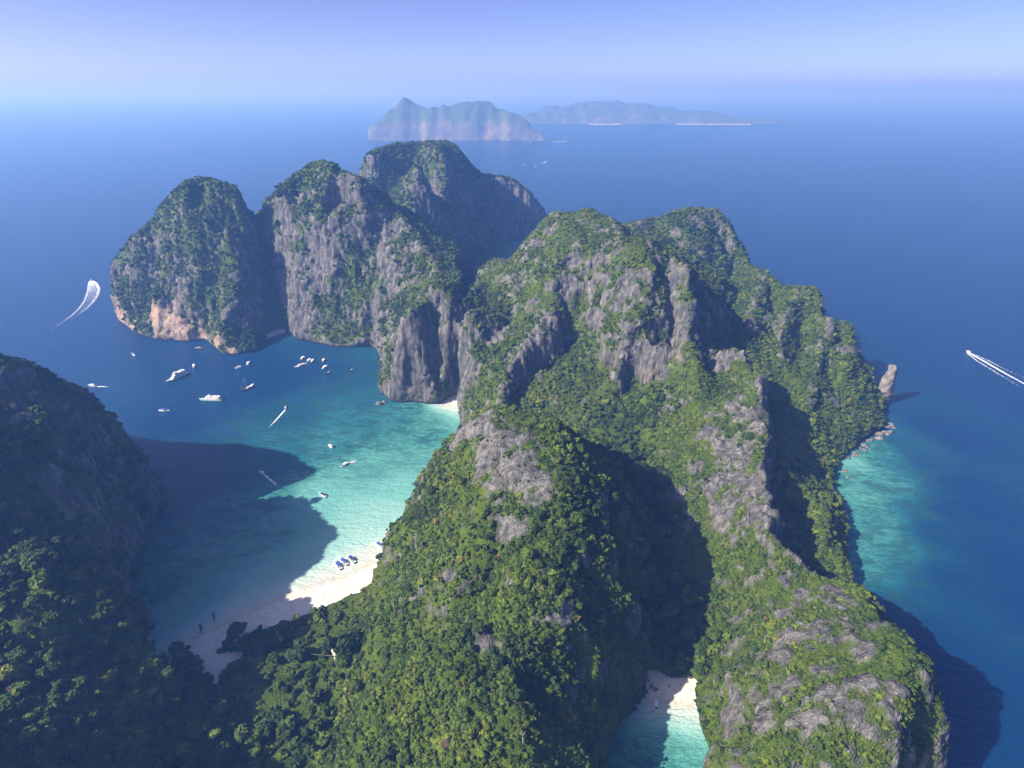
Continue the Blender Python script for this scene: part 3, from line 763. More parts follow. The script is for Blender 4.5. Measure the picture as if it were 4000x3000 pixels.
o = sheet('track', lambda x, y: in_poly(x + fbm(x / 5, y / 5, x * 0, 2, 3) * 2, y, TRACK), lambda x, y: sample(TERR, x, y) * 0 + 6.6, (pa[:, 0].min() - 3, pa[:, 0].max() + 3, pa[:, 1].min() - 3, pa[:, 1].max() + 3), 1.0, sm)
tag(o, 'short pale sand track in the forest behind the beach', 'track', kind='structure')

# ------------------------------------------------------------------ sea
DEPTH_TONE = [(750, 1100, .10), (700, 1180, .10), (690, 1080, .14), (800, 1020, .22), (900, 940, .34), (850, 900, .40), (740, 900, .46), (700, 950, .40), (620, 960, .50), (560, 1000, .52), (480, 1020, .78), (640, 900, .66), (790, 800, .70),
    (720, 800, .88), (600, 800, 1), (400, 900, 1), (400, 1000, .9), (450, 1100, .42), (400, 1200, .29), (500, 1200, .25), (600, 1150, .26), (650, 1110, .16), (345, 1250, .34), (450, 1300, .22), (600, 1250, .16), (560, 1090, .34), (940, 900, .28), (960, 890, .14), (900, 990, .22), (860, 1050, .12), (820, 1120, .08), (780, 1170, .07), (650, 1230, .12), (740, 1225, .04), (550, 1290, .14), (420, 1350, .25), (340, 1170, .42), (380, 1090, .7), (900, 885, .45),  # left bay values set low, lightening the water colour inside the hill's shadow
    (1850, 1000, .14), (1880, 1080, .20), (1890, 1150, .26), (1930, 1000, .42), (1960, 960, .66), (1975, 1100, .60), (1945, 1200, .42), (1900, 1250, .30), (1960, 1270, .5), (2040, 1100, 1), (2040, 1250, 1), (1945, 935, .62), (2000, 925, 1), (1960, 1350, 1), (2000, 1000, .86), (2022, 1150, .94), (2080, 1050, 1), (2150, 1200, 1), (2012, 1290, .9), (2050, 1400, 1), (2150, 1500, 1), (2000, 1330, 1), (1950, 1312, .80), (2100, 1600, 1), (2200, 1650, 1), (2200, 1300, 1), (2060, 950, 1), (1920, 1320, .7), (2120, 1100, 1), (1980, 1420, 1), (1832, 1110, .3), (1845, 1170, .3), (1850, 1230, .3), (1940, 1060, .36), (1920, 1120, .34), (1900, 970, .35), (1920, 1040, .3),
    (1440, 1540, .08), (1450, 1600, .24), (1390, 1640, .34), (1500, 1650, .26), (1480, 1560, .12), (1430, 1700, .4), (1110, 540, .2), (1130, 530, .2), (1100, 548, .2), (1020, 614, .3), (1050, 560, .3), (640, 760, .9), (700, 770, .85), (800, 765, .62), (600, 740, .85), (597, 727, .6), (580, 770, .95), (520, 785, 1), (450, 770, 1), (650, 800, 1), (560, 830, 1), (812, 900, .42), (780, 870, .58)]  # lagoon values also set low, to lighten its colour in the shade
dw = [(*P(u, v)[:2], z) for u, v, z in DEPTH_TONE]
for lab, sh, poly in BW[:3]:
    for a in range(len(sh) - 1):
        for t in (0, 0.33, 0.66):
            dw.append((sh[a][0] * (1 - t) + sh[a + 1][0] * t, sh[a][1] * (1 - t) + sh[a + 1][1] * t, 0.0))
dw.append((*sh[-1], 0.0))
for x in np.arange(-1500, 1300, 150):
    for y in np.arange(-300, 2500, 150):
        if not in_poly(np.array([x]), np.array([y]), coast_xy)[0] and min(math.hypot(x - a, y - b_) for a, b_, _ in dw[:len(DEPTH_TONE)]) > 170: dw.append((x, y, 1.0))
dw = np.array(dw)
soft_r = np.where(dw[:, 2] < 0.01, 90.0, 420.0)
def spread(lo, hi, st, far):
    a = list(np.arange(lo, hi, st)); s = st; l, h = [], []
    x = a[0]
    while x > -far:
        s *= 1.35; x -= s; l.append(x)
    s, x = st, a[-1]
    while x < far:
        s *= 1.35; x += s; h.append(x)
    return np.array(l[::-1] + a + h)
sx, sy = spread(-760, 660, 7, 42000), spread(60, 1800, 7, 42000)
SX, SY = np.meshgrid(sx, sy)
fx_, fy_ = SX.ravel(), SY.ravel()
dep = np.ones(len(fx_))
near = np.nonzero((fx_ > -900) & (fx_ < 800) & (fy_ > 0) & (fy_ < 1900))[0]
for a in range(0, len(near), 8000):
    k = near[a:a + 8000]
    d2 = (fx_[k][:, None] - dw[:, 0]) ** 2 + (fy_[k][:, None] - dw[:, 1]) ** 2 + soft_r
    w = d2 ** -2.1
    dep[k] = (w * dw[:, 2]).sum(1) / w.sum(1)
idx = np.arange(len(fx_)).reshape(SX.shape)
qq = np.stack([idx[:-1, :-1], idx[:-1, 1:], idx[1:, 1:], idx[1:, :-1]], -1).reshape(-1, 4)
me = fast_mesh('sea', np.stack([fx_, fy_, fx_ * 0], -1), qq)
at = me.attributes.new('depth', 'FLOAT', 'POINT'); at.data.foreach_set('value', dep.astype(np.float32))
wm, nt, b = mat('sea_water')
geo = node(nt, 'ShaderNodeNewGeometry')
def mp(sx, sy, rot=0.0):
    m = node(nt, 'ShaderNodeMapping'); m.inputs['Scale'].default_value = (sx, sy, 1); m.inputs['Rotation'].default_value = (0, 0, rot)
    nt.links.new(geo.outputs['Position'], m.inputs[0]); return m.outputs[0]
def tx(vec, scale, detail=3.0, rough=0.55):
    n = node(nt, 'ShaderNodeTexNoise', i_Scale=scale, i_Detail=detail, i_Roughness=rough); nt.links.new(vec, n.inputs['Vector']); return n.outputs[0]
ad = node(nt, 'ShaderNodeAttribute', attribute_name='depth')
big = tx(mp(1, 1), 0.02, 4)
reef = tx(mp(0.7, 1.3, 0.3), 0.055, 6, 0.68)
def mth(op, a, b_):
    m = node(nt, 'ShaderNodeMath', operation=op)
    for i, v in ((0, a), (1, b_)):
        if isinstance(v, (int, float)): m.inputs[i].default_value = v
        else: nt.links.new(v, m.inputs[i])
    return m.outputs[0]
# the depth wavers; seagrass and coral darken the sand of middling depth
wav = mth('MULTIPLY', mth('SUBTRACT', big, 0.5), 0.22)
band = ramp(nt, ad.outputs['Fac'], [(0.0, (0, 0, 0)), (0.10, (0.02, 0.02, 0.02)), (0.3, (0.8, 0.8, 0.8)), (0.7, (1, 1, 1)), (0.98, (0, 0, 0))])
wav = mth('MULTIPLY', wav, band.outputs[0])
d_ = mth('ADD', ad.outputs['Fac'], wav)
wc = ramp(nt, d_, [(0.0, (0.52, 0.56, 0.50)), (0.035, (0.34, 0.53, 0.48)), (0.12, (0.15, 0.40, 0.355)), (0.26, (0.072, 0.27, 0.235)), (0.45, (0.018, 0.135, 0.165)), (0.66, (0.005, 0.058, 0.125)), (0.9, (0.0018, 0.036, 0.106)), (1.0, (0.0016, 0.031, 0.098))])
grass = ramp(nt, reef, [(0.49, (0, 0, 0)), (0.56, (1, 1, 1))])
reef2 = tx(mp(0.8, 1.4, 0.5), 0.17, 5, 0.7)
gr2_ = ramp(nt, reef2, [(0.48, (0, 0, 0)), (0.58, (1, 1, 1))])
gmask = mth('MULTIPLY', mth('MULTIPLY', mth('MAXIMUM', grass.outputs[0], mth('MULTIPLY', gr2_.outputs[0], 0.85)), band.outputs[0]), 0.80)
wcol = mixc(nt, gmask, wc.outputs[0], (0.014, 0.066, 0.075))
nt.links.new(wcol, b.inputs['Base Color'])
b.inputs['IOR'].default_value = 1.33
b.inputs['Roughness'].default_value = 0.22
b.inputs['Specular IOR Level'].default_value = 0.27
sw1 = tx(mp(0.35, 1.0, 0.28), 0.16, 4, 0.6)
sw2 = tx(mp(0.5, 1.0, -0.15), 0.5, 3, 0.6)
bp = node(nt, 'ShaderNodeBump', i_Strength=0.85, i_Distance=3.0)
nt.links.new(mth('ADD', sw1, mth('MULTIPLY', sw2, 0.45)), bp.inputs['Height'])
nt.links.new(bp.outputs[0], b.inputs['Normal'])
o = link('sea', me, [wm])
tag(o, 'deep blue sea that turns turquoise over the shallow sand and reef', 'sea', kind='structure')

# ------------------------------------------------------------------ the far island
def far_hill(name, label, prof, depth, skew, st, seed, m, base_y):
    """prof: (x, height, front y) along a ridge, swept into a hill of the given depth"""
    px = np.array([p[0] for p in prof]); ph = np.array([p[1] for p in prof]); py = np.array([p[2] for p in prof])
    xs = np.arange(px[0] - 20, px[-1] + 20, st); ys = np.arange(py.min() - 60, py.max() + depth + 60, st)
    XX, YY = np.meshgrid(xs, ys)
    wxx = XX + fbm(XX / 260, YY / 260, XX * 0, 3, seed) * 90
    hh = np.interp(wxx, px, ph); fy0 = np.interp(XX, px, py) + fbm(XX / 160, YY * 0, XX * 0, 3, seed + 4) * 70
    t = (YY - fy0) / (depth * np.clip(hh / ph.max(), 0.25, 1))
    f = np.where(t < skew, np.clip(t / skew, 0, 1) ** 0.75, np.clip(1 - (t - skew) / (1 - skew), 0, 1) ** 0.8)
    h = hh * f
    h = h + smooth(5, 50, h) * (ridged(XX / 170, YY / 170, XX * 0, 4, seed + 2) * 34 + fbm(XX / 45, YY / 45, XX * 0, 3, seed + 3) * 16 - 10)
    h = np.where(f <= 0, -8, h)
    ok = h > -7
    idx = np.arange(XX.size).reshape(XX.shape)
    c = ok[:-1, :-1] | ok[1:, :-1] | ok[:-1, 1:] | ok[1:, 1:]
    iy, ix = np.nonzero(c)
    qf = np.stack([idx[iy, ix], idx[iy, ix + 1], idx[iy + 1, ix + 1], idx[iy + 1, ix]], 1)
    cc, qf, _ = compact(np.stack([XX, YY, h], -1).reshape(-1, 3), qf)
    n = vnormals(cc, qf)
    me = fast_mesh(name, cc, qf)
    rk_ = smooth(0.95, 0.6, n[:, 2] + fbm(cc[:, 0] / 60, cc[:, 1] / 60, cc[:, 2] / 120, 3, seed + 9) * 0.35 + smooth(90, 210, cc[:, 2]) * 0.35)
    rk_ = rk_ * smooth(235, 150, cc[:, 2] + fbm(cc[:, 0] / 120, cc[:, 1] / 120, cc[:, 2] * 0, 3, seed + 8) * 90) * (0.75 + 0.5 * fbm(cc[:, 0] / 40, cc[:, 1] / 40, cc[:, 2] / 90, 2, seed + 7))
    for an, arr in (('rock', rk_), ('stain', np.clip(rk_ * (0.06 + fbm(cc[:, 0] / 90, cc[:, 1] / 90, cc[:, 2] / 200, 2, 3)), 0, 1))):
        a_ = me.attributes.new(an, 'FLOAT', 'POINT'); a_.data.foreach_set('value', arr.astype(np.float32))
    o = link(name, me, [m])
    tag(o, label, 'island', kind='structure')
    return o
def at_y(u, v, y):
    a = (u * S - 2000) / FPX; b_ = (1500 - v * S) / FPX
    t = y / (CC + b_ * SS)
    return a * t, CAM_H + (-SS + b_ * CC) * t
CL = [(812, 288), (818, 268), (838, 245), (862, 232), (878, 213), (890, 211), (908, 225), (930, 232), (950, 229), (978, 228), (985, 222), (1062, 219), (1078, 233), (1095, 242), (1118, 249), (1140, 262), (1165, 285), (1187, 303)]
prof = []
for u, v in CL:
    x, z = at_y(u, v, 5700)
    prof.append((x, max(z, 4), 5420))
far_hill('island', 'hazy island with pale pink cliffs beyond the bay', prof, 900, 0.30, 22, 5, gm, 5420)
LO = [(1085, 255), (1120, 246), (1150, 242), (1190, 230), (1250, 223), (1300, 218), (1350, 220), (1400, 221), (1440, 230), (1480, 236), (1530, 240), (1560, 250), (1600, 252), (1650, 254), (1690, 265)]
prof = []
for u, v in LO:
    x, z = at_y(u, v, 8700)
    prof.append((x, max(z, 4), 8080))
far_hill('island', 'low faint island on the horizon, right of the pink cliffs', prof, 1500, 0.45, 40, 15, gm, 8080)
for (u0, u1, lab) in ((1460, 1622, 'thin white beach line at the right end of the low faint island'), (1270, 1345, 'short faint beach line in the middle of the low faint island')):
    x0, y0, _ = P(u0, 268.5); x1, y1, _ = P(u1, 268.5)
    me = bpy.data.meshes.new('beach')
    yb = y0 - 40
    n = 14
    vs = [(x0 + (x1 - x0) * k / n, yb + 14 * math.sin(k * 1.7), 0.3) for k in range(n + 1)] + [(x0 + (x1 - x0) * k / n, yb + 60 + 45 * math.sin(k * 2.3), 4.0) for k in range(n + 1)]
    me.from_pydata(vs, [], [(k, k + 1, n + 2 + k, n + 1 + k) for k in range(n)])
    tag(link('beach', me, [sm]), lab, 'beach', kind='structure')

# ------------------------------------------------------------------ haze
bm = bmesh.new()
bmesh.ops.create_cube(bm, size=1)
me = bpy.data.meshes.new('haze'); bm.to_mesh(me); bm.free()
hm = bpy.data.materials.new('haze'); hm.use_nodes = True
nt = hm.node_tree; nt.nodes.clear()
out = nt.nodes.new('ShaderNodeOutputMaterial')
pv = nt.nodes.new('ShaderNodeVolumePrincipled')
pv.inputs['Density'].default_value = HAZE_DENSITY
pv.inputs['Color'].default_value = HAZE_COLOR
pv.inputs['Absorption Color'].default_value = (0.55, 0.42, 1, 1)
pv.inputs['Anisotropy'].default_value = 0.18
nt.links.new(pv.outputs[0], out.inputs['Volume'])
o = link('haze', me, [hm])
zb = -40.0
ext = max(abs(sx[0]), abs(sx[-1]), abs(sy[0]), abs(sy[-1])) + 500
o.scale = (2 * ext, 2 * ext, CAM_H + 110 - zb)
o.location = (0, 0, (CAM_H + 110 + zb) / 2)
tag(o, 'thin blue sea haze over the whole scene', 'haze', kind='stuff')
# ------------------------------------------------------------------ plants
def leaf_mat():
    m, nt, b = mat('foliage')
    a = node(nt, 'ShaderNodeAttribute', attribute_name='tint', attribute_type='INSTANCER')
    oi = node(nt, 'ShaderNodeObjectInfo')
    geo = node(nt, 'ShaderNodeNewGeometry')
    nz = node(nt, 'ShaderNodeTexNoise', i_Scale=0.9, i_Detail=3.0)
    nt.links.new(geo.outputs['Position'], nz.inputs['Vector'])
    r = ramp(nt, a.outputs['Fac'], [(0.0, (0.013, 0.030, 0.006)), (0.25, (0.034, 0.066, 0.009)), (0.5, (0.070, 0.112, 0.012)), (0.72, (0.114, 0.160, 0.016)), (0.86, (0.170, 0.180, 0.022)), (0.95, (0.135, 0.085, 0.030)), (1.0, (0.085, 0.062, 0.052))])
    s1 = ramp(nt, oi.outputs['Random'], [(0, (0.74, 0.74, 0.74)), (1, (1.22, 1.22, 1.18))])
    s2 = ramp(nt, nz.outputs[0], [(0.3, (0.72, 0.72, 0.70)), (0.7, (1.22, 1.22, 1.15))])
    c = mixc(nt, 1.0, mixc(nt, 1.0, r.outputs[0], s1.outputs[0], 'MULTIPLY'), s2.outputs[0], 'MULTIPLY')
    nt.links.new(c, b.inputs['Base Color'])
    b.inputs['Roughness'].default_value = 0.75
    b.inputs['Specular IOR Level'].default_value = 0.25
    return m
LEAF = leaf_mat()
BARK = plain('bark', (0.16, 0.13, 0.10), 0.9, vary=0.3, scale=3)

def crown_mesh(name, seed, lobes, per, size, flat=0.8):
    """a crown of radius 1: rounded clumps, each a lump set with leaf sprays that stand off it"""
    rr = random.Random(seed)
    vs, fs = [], []
    for k in range(lobes):
        if k == 0: c, r = Vector((0, 0, 0.12)), 0.62
        else:
            a = k * 2.399 + rr.uniform(-0.4, 0.4); q = rr.uniform(0.38, 0.66)
            c = Vector((math.cos(a) * q, math.sin(a) * q, rr.uniform(-0.25, 0.38)))
            r = rr.uniform(0.30, 0.50)
        bm = bmesh.new()
        bmesh.ops.create_icosphere(bm, subdivisions=1, radius=1)
        o = len(vs)
        for v in bm.verts:
            s = r * rr.uniform(0.66, 0.98)
            vs.append((c.x + v.co.x * s, c.y + v.co.y * s, c.z + v.co.z * s * flat))
        for f in bm.faces: fs.append(tuple(o + v.index for v in f.verts))
        bm.free()
        for j in range(per):
            z = rr.uniform(-0.35, 1); t = rr.uniform(0, 6.283); w = math.sqrt(max(0, 1 - z * z))
            n = Vector((w * math.cos(t), w * math.sin(t), z))
            p = c + Vector((n.x, n.y, n.z * flat)) * r * rr.uniform(0.86, 1.12)
            n = (n + Vector((rr.uniform(-.7, .7), rr.uniform(-.7, .7), rr.uniform(-.5, .8)))).normalized()
            u = n.orthogonal().normalized(); u.rotate(Matrix.Rotation(rr.uniform(0, 6.283), 3, n)); w_ = n.cross(u)
            s = size * rr.uniform(0.6, 1.25)
            o = len(vs)
            for (a, b_) in ((-.5, -.32), (.5, -.4), (.62, .35), (0, .62), (-.55, .38)):
                q = p + u * a * s + w_ * b_ * s + n * (0.12 * s if b_ > .5 else 0)
                vs.append(q[:])
            fs.append((o, o + 1, o + 2, o + 3, o + 4))
    me = bpy.data.meshes.new(name)
    me.from_pydata(vs, [], fs)
    me.materials.append(LEAF)
    return me
def palm_mesh(name, seed):
    rr = random.Random(seed)
    vs, fs = [], []
    for k in range(15):
        a = k * 2.399; e = rr.uniform(-0.1, 0.75); prev = None
        for j in range(6):
            t = j / 5
            r = t * 1.0; z = 0.55 * e + 0.5 * t * e * 1.2 - 0.65 * t * t
            w = 0.13 * math.sin(math.pi * min(1, t * 0.9 + 0.1))
            ca, sa = math.cos(a), math.sin(a)
            o = len(vs)
            vs += [(ca * r - sa * w, sa * r + ca * w, z - 0.06), (ca * r, sa * r, z), (ca * r + sa * w, sa * r - ca * w, z - 0.06)]
            if prev is not None: fs += [(prev, prev + 1, o + 1, o), (prev + 1, prev + 2, o + 2, o + 1)]
            prev = o
    me = bpy.data.meshes.new(name); me.from_pydata(vs, [], fs); me.materials.append(LEAF)
    return me
def trunk_mesh(name, seed, h=1.0):
    """trunk of height 1 with three limbs"""
    rr = random.Random(seed)
    bm = bmesh.new()
    def tube(p0, p1, r0, r1):
        d = (p1 - p0).normalized(); u = d.orthogonal().normalized(); w = d.cross(u)
        rings = []
        for p, r in ((p0, r0), (p1, r1)):
            rings.append([bm.verts.new(p + (u * math.cos(a) + w * math.sin(a)) * r) for a in [k * 1.0472 for k in range(6)]])
        for k in range(6): bm.faces.new((rings[0][k], rings[0][(k + 1) % 6], rings[1][(k + 1) % 6], rings[1][k]))
    tube(Vector((0, 0, -0.15)), Vector((0.03, 0.02, 0.6)), 0.075, 0.05)
    for k in range(3):
        a = k * 2.1 + rr.uniform(0, 1)
        tube(Vector((0.03, 0.02, 0.55)), Vector((math.cos(a) * 0.4, math.sin(a) * 0.4, 1.0)), 0.04, 0.018)
    me = bpy.data.meshes.new(name); bm.to_mesh(me); bm.free(); me.materials.append(BARK)
    return me

# every ground vertex may carry a plant
V = co
wr = rock
inb = np.zeros(len(V), bool)
for lab, sh, poly in BW: inb |= in_poly(V[:, 0], V[:, 1], poly)
inb |= in_poly(V[:, 0], V[:, 1], TRACK)
rnd = rng.random(len(V))
labn = np.array(names)[vlab]
DENS = {'corner': .22, 'valley': .20, 'left': .42, 'front': .80, 'right': .85, 'central': .72, 'middle': .85, 'north': .62, 'tower': .40, 'twin': .40, 'back': .34, 'far': .34, 'east': .50, 'dome': .40, 'knob': .5, 'fin': .5, 'bluff': .5}
RAD = {'corner': (2.6, 5.2), 'valley': (2.8, 5.4), 'left': (1.9, 3.8), 'front': (1.1, 2.7), 'right': (0.85, 2.1), 'central': (1.1, 3.0), 'middle': (0.9, 2.0), 'north': (1.0, 2.4), 'tower': (1.9, 4.2), 'twin': (1.8, 3.8), 'back': (2.2, 4.6), 'far': (2.2, 4.4), 'east': (1.5, 3.6), 'dome': (1.8, 3.8), 'knob': (1.6, 3.6), 'fin': (1.4, 3.4), 'bluff': (1.4, 3.2)}
dens = np.array([DENS[n] for n in names])[vlab] * 0.82
clump = fbm(V[:, 0] / 30, V[:, 1] / 30, V[:, 2] / 30, 3, 101)
okv = (V[:, 2] > 2.4) & ~inb & (nrm[:, 2] > 0.12)
prob = dens * np.clip(1.15 - wr * 1.08, 0.08, 1) * np.clip(0.9 + clump * 0.9, 0.25, 1.3)
pick = np.nonzero(okv & (rnd < prob))[0]
lo = np.array([RAD[n][0] for n in names])[vlab[pick]]
hi = np.array([RAD[n][1] for n in names])[vlab[pick]]
rad = lo * 0.85 + (hi * 1.12 - lo * 0.85) * rng.random(len(pick)) ** 2.8
rad *= np.where(rng.random(len(pick)) > 0.975, 1.45, 1.0)
rad *= np.where(wr[pick] > 0.5, 0.46, 1.0) * np.clip(1 + clump[pick] * 0.5, 0.7, 1.5)
rad *= np.clip(0.55 + nrm[pick, 2] * 0.6, 0.6, 1.05)
pos = V[pick] + np.stack([rng.normal(0, .9, len(pick)), rng.normal(0, .9, len(pick)), np.zeros(len(pick))], 1)
pos = pos + nrm[pick] * (rad * 0.35)[:, None]
tint_v = 0.44 + fbm(pos[:, 0] / 40, pos[:, 1] / 40, pos[:, 2] / 60, 3, 111) * 0.34 + rng.normal(0, 0.13, len(pick))
tint_v += np.where(np.isin(labn[pick], ['middle', 'right']), 0.03, 0) + np.where(np.isin(labn[pick], ['valley', 'left']), -0.10, 0) + np.where(np.isin(labn[pick], ['tower', 'twin', 'back', 'far']), -0.06, 0)  # plants of the left hill tinted darker to deepen its shade
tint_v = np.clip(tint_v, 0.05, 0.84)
odd = rng.random(len(pick))
tint_v = np.where(odd > 0.994, rng.uniform(0.86, 0.96, len(pick)), tint_v)
tint_v = np.where(odd < 0.004, 0.99, tint_v)

# the trees that show largest become trees of their own
d = pos[:, 1] * CC - (pos[:, 2] - CAM_H) * SS
up = pos[:, 1] * SS + (pos[:, 2] - CAM_H) * CC
pu, pv_ = (2000 + FPX * pos[:, 0] / np.maximum(d, 1)) / S, (1500 - FPX * up / np.maximum(d, 1)) / S
inside = (d > 20) & (pu > 4) & (pu < 2208) & (pv_ > 4) & (pv_ < 1655)
score = np.where(inside, rad / np.maximum(d, 1), 0)
order = np.argsort(-score)[:6000]
vis = np.ones(len(order), bool)
tgt = pos[order] + np.array([0, 0, 1.0]) * rad[order][:, None]
for t in np.linspace(0.30, 0.985, 160):
    q = np.array([0, 0, CAM_H]) * (1 - t) + tgt * t
    vis &= ~(sample(TERR, q[:, 0], q[:, 1]) > q[:, 2] + 0.5)
chosen = []
for k, v_ in zip(order, vis):
    if v_: chosen.append(k)
    if len(chosen) == 300: break
chosen = np.array(chosen)

NEAR = [crown_mesh('crown_near', 200 + k, 8, 34, 0.30, 0.85 if k % 2 else 0.72) for k in range(5)]
TRUNK = [trunk_mesh('trunk_form', 300 + k) for k in range(3)]
PLACE = {'corner': 'on the forested hill in the lower left corner', 'valley': 'on the wooded valley floor behind the long beach', 'left': 'on the dark hill at the left edge', 'front': 'on the green hill at the bottom centre',
         'right': 'on the rock-speckled headland beside the cove', 'central': 'on the tall green hill beside the bay', 'middle': 'on the sharp grassy ridge', 'north': 'on the long streaked slope', 'tower': 'on the rounded tower hill', 'twin': 'on the grey cliff hill',
         'back': 'on the back hill', 'far': 'on the farthest hill', 'east': 'on the wooded eastern ridge', 'dome': 'on the round green dome', 'knob': 'on the small shore knoll', 'fin': 'by the jagged rock fin', 'bluff': 'on the grey cliff headland'}
ZONES = {'corner': [(40, 1225, 'on the crest of the lower left hill'), (200, 1280, 'on the right shoulder of the lower left hill'), (60, 1400, 'on the sunlit face of the lower left hill, by the edge'), (190, 1440, 'on the middle face of the lower left hill'), (330, 1480, 'on the lower left hill above the beach end'),
        (60, 1600, 'in the shade of the bottom left corner'), (250, 1610, 'in the shade under the lower left hill'), (400, 1600, 'at the foot of the lower left hill'), (300, 1370, 'on the skyline edge of the lower left hill')],
    'valley': [(480, 1425, 'beside the sand clearing'), (620, 1345, 'at the forest edge behind the long beach'), (740, 1300, 'where the long beach meets the green hill'), (560, 1480, 'in the middle of the valley forest'), (700, 1450, 'beside the sand track'),
        (500, 1610, 'at the bottom edge of the valley forest'), (640, 1570, 'in the lit strip of the valley forest'), (725, 1560, 'at the left foot of the bottom centre hill'), (690, 1640, 'at the bottom edge, left of the bottom centre hill'), (1440, 1240, 'high in the shaded valley above the small cove'), (1400, 1370, 'on the left side of the shaded valley above the cove'), (1500, 1395, 'on the lit right edge of the valley above the cove'), (1450, 1425, 'just behind the sand of the small cove'), (1440, 1320, 'in the middle of the shaded valley above the cove')],
    'front': [(800, 1560, 'on the left flank of the bottom centre hill'), (1000, 1420, 'on the crest of the bottom centre hill'), (1000, 1600, 'on the bottom edge of the bottom centre hill'), (1250, 1500, 'on the cove side of the bottom centre hill')],
    'right': [(1600, 1600, 'on the cove side of the lower right headland'), (1900, 1600, 'on the seaward side of the lower right headland'), (1800, 1400, 'on the back of the lower right headland')],
    'left': [(100, 850, 'on the skyline of the dark hill'), (150, 1050, 'on the steep face of the dark hill'), (200, 1200, 'low on the dark hill above the bay')]}
for n_, k in enumerate(chosen):
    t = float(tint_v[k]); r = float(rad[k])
    if t > 0.97: tone = 'grey brown'
    elif t > 0.85: tone = 'rust tinged'
    elif t > 0.64: tone = 'yellow green'
    elif t > 0.40: tone = 'mid green'
    else: tone = 'dark green'
    size = 'broad' if r > 4.0 else 'medium' if r > 2.6 else 'small'
    nm = labn[pick[k]]
    place = min(ZONES[nm], key=lambda q: (q[0] - pu[k]) ** 2 + (q[1] - pv_[k]) ** 2)[2] if nm in ZONES else PLACE[nm]
    kind = 'tree' if r > 2.0 else 'bush'
    e = bpy.data.objects.new(kind, None)
    COL.objects.link(e)
    h = r * (1.2 if kind == 'tree' else 0.5)
    base = pos[k] - nrm[pick[k]] * (r * 0.35)
    e.location = (float(base[0]), float(base[1]), float(base[2]))
    e.rotation_euler = (0, 0, rng.uniform(0, 6.28))
    e.empty_display_size = 1
    tag(e, f'{size} {tone} {kind} {place}', kind, f'{size} {tone} {kind}s {place}')
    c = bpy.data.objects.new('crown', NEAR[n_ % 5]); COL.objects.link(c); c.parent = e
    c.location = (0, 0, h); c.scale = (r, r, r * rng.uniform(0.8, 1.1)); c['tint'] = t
    tr = bpy.data.objects.new('trunk', TRUNK[n_ % 3]); COL.objects.link(tr); tr.parent = e
    tr.scale = (h * 0.9, h * 0.9, h)
rest = np.ones(len(pick), bool); rest[chosen] = False
rest = np.nonzero(rest)[0]

PALM = palm_mesh('palm_form', 3)
for u, v, z, where in ((1499, 1373, 12, 'in the lit forest edge above the small cove'), (1455, 1323, 16, 'in the shade of the valley above the small cove'), (693, 1632, 9, 'at the bottom edge of the valley forest'), (640, 1330, 5, 'at the forest edge behind the long beach'), (1522, 1450, 8, 'beside the lit sand of the small cove')):
    x, y, _ = P(u, v, z + 9)
    e = bpy.data.objects.new('palm_tree', None); COL.objects.link(e)
    e.location = (x, y, float(sample(TERR, np.array([x]), np.array([y]))[0])); e.rotation_euler = (0, 0, rng.uniform(0, 6.28))
    tag(e, f'star shaped palm {where}', 'palm')
    hh = max(6.0, z + 9 - e.location.z)
    c = bpy.data.objects.new('crown', PALM); COL.objects.link(c); c.parent = e; c.location = (0, 0, hh); c.scale = (3.6, 3.6, 3.6); c['tint'] = 0.66
    tr = bpy.data.objects.new('trunk', TRUNK[0]); COL.objects.link(tr); tr.parent = e; tr.scale = (hh * .35, hh * .35, hh)

DEAD = plain('bleached_wood', (0.33, 0.30, 0.27), 0.9, vary=0.2, scale=3)
dead_me = trunk_mesh('dead_form', 390); dead_me.materials.clear(); dead_me.materials.append(DEAD)
for u, v, z, where in ((163, 1312, 100, 'on the sunlit face of the lower left hill'), (45, 1335, 105, 'at the left edge of the lower left hill'), (660, 1500, 9, 'in the middle of the valley forest'), (1130, 1585, 84, 'on the ridge of the bottom centre hill')):
    x, y, _ = P(u, v, z)
    e = bpy.data.objects.new('dead_tree', None); COL.objects.link(e)
    e.location = (x, y, float(sample(TERR, np.array([x]), np.array([y]))[0]) + 1.0); e.rotation_euler = (0, 0.12, rng.uniform(0, 6.28))
    tag(e, f'bare bleached tree {where}', 'dead tree')
    tr = bpy.data.objects.new('trunk', dead_me); COL.objects.link(tr); tr.parent = e; tr.scale = (4.2, 4.2, 6.5)

src = bpy.data.collections.new('plant_forms')          # not linked to the scene: only the sources of the forest
for k in range(6):
    o = bpy.data.objects.new('plant_form', crown_mesh('crown_form', 400 + k, 6, 16, 0.44, 0.85 if k % 2 else 0.7))
    src.objects.link(o)

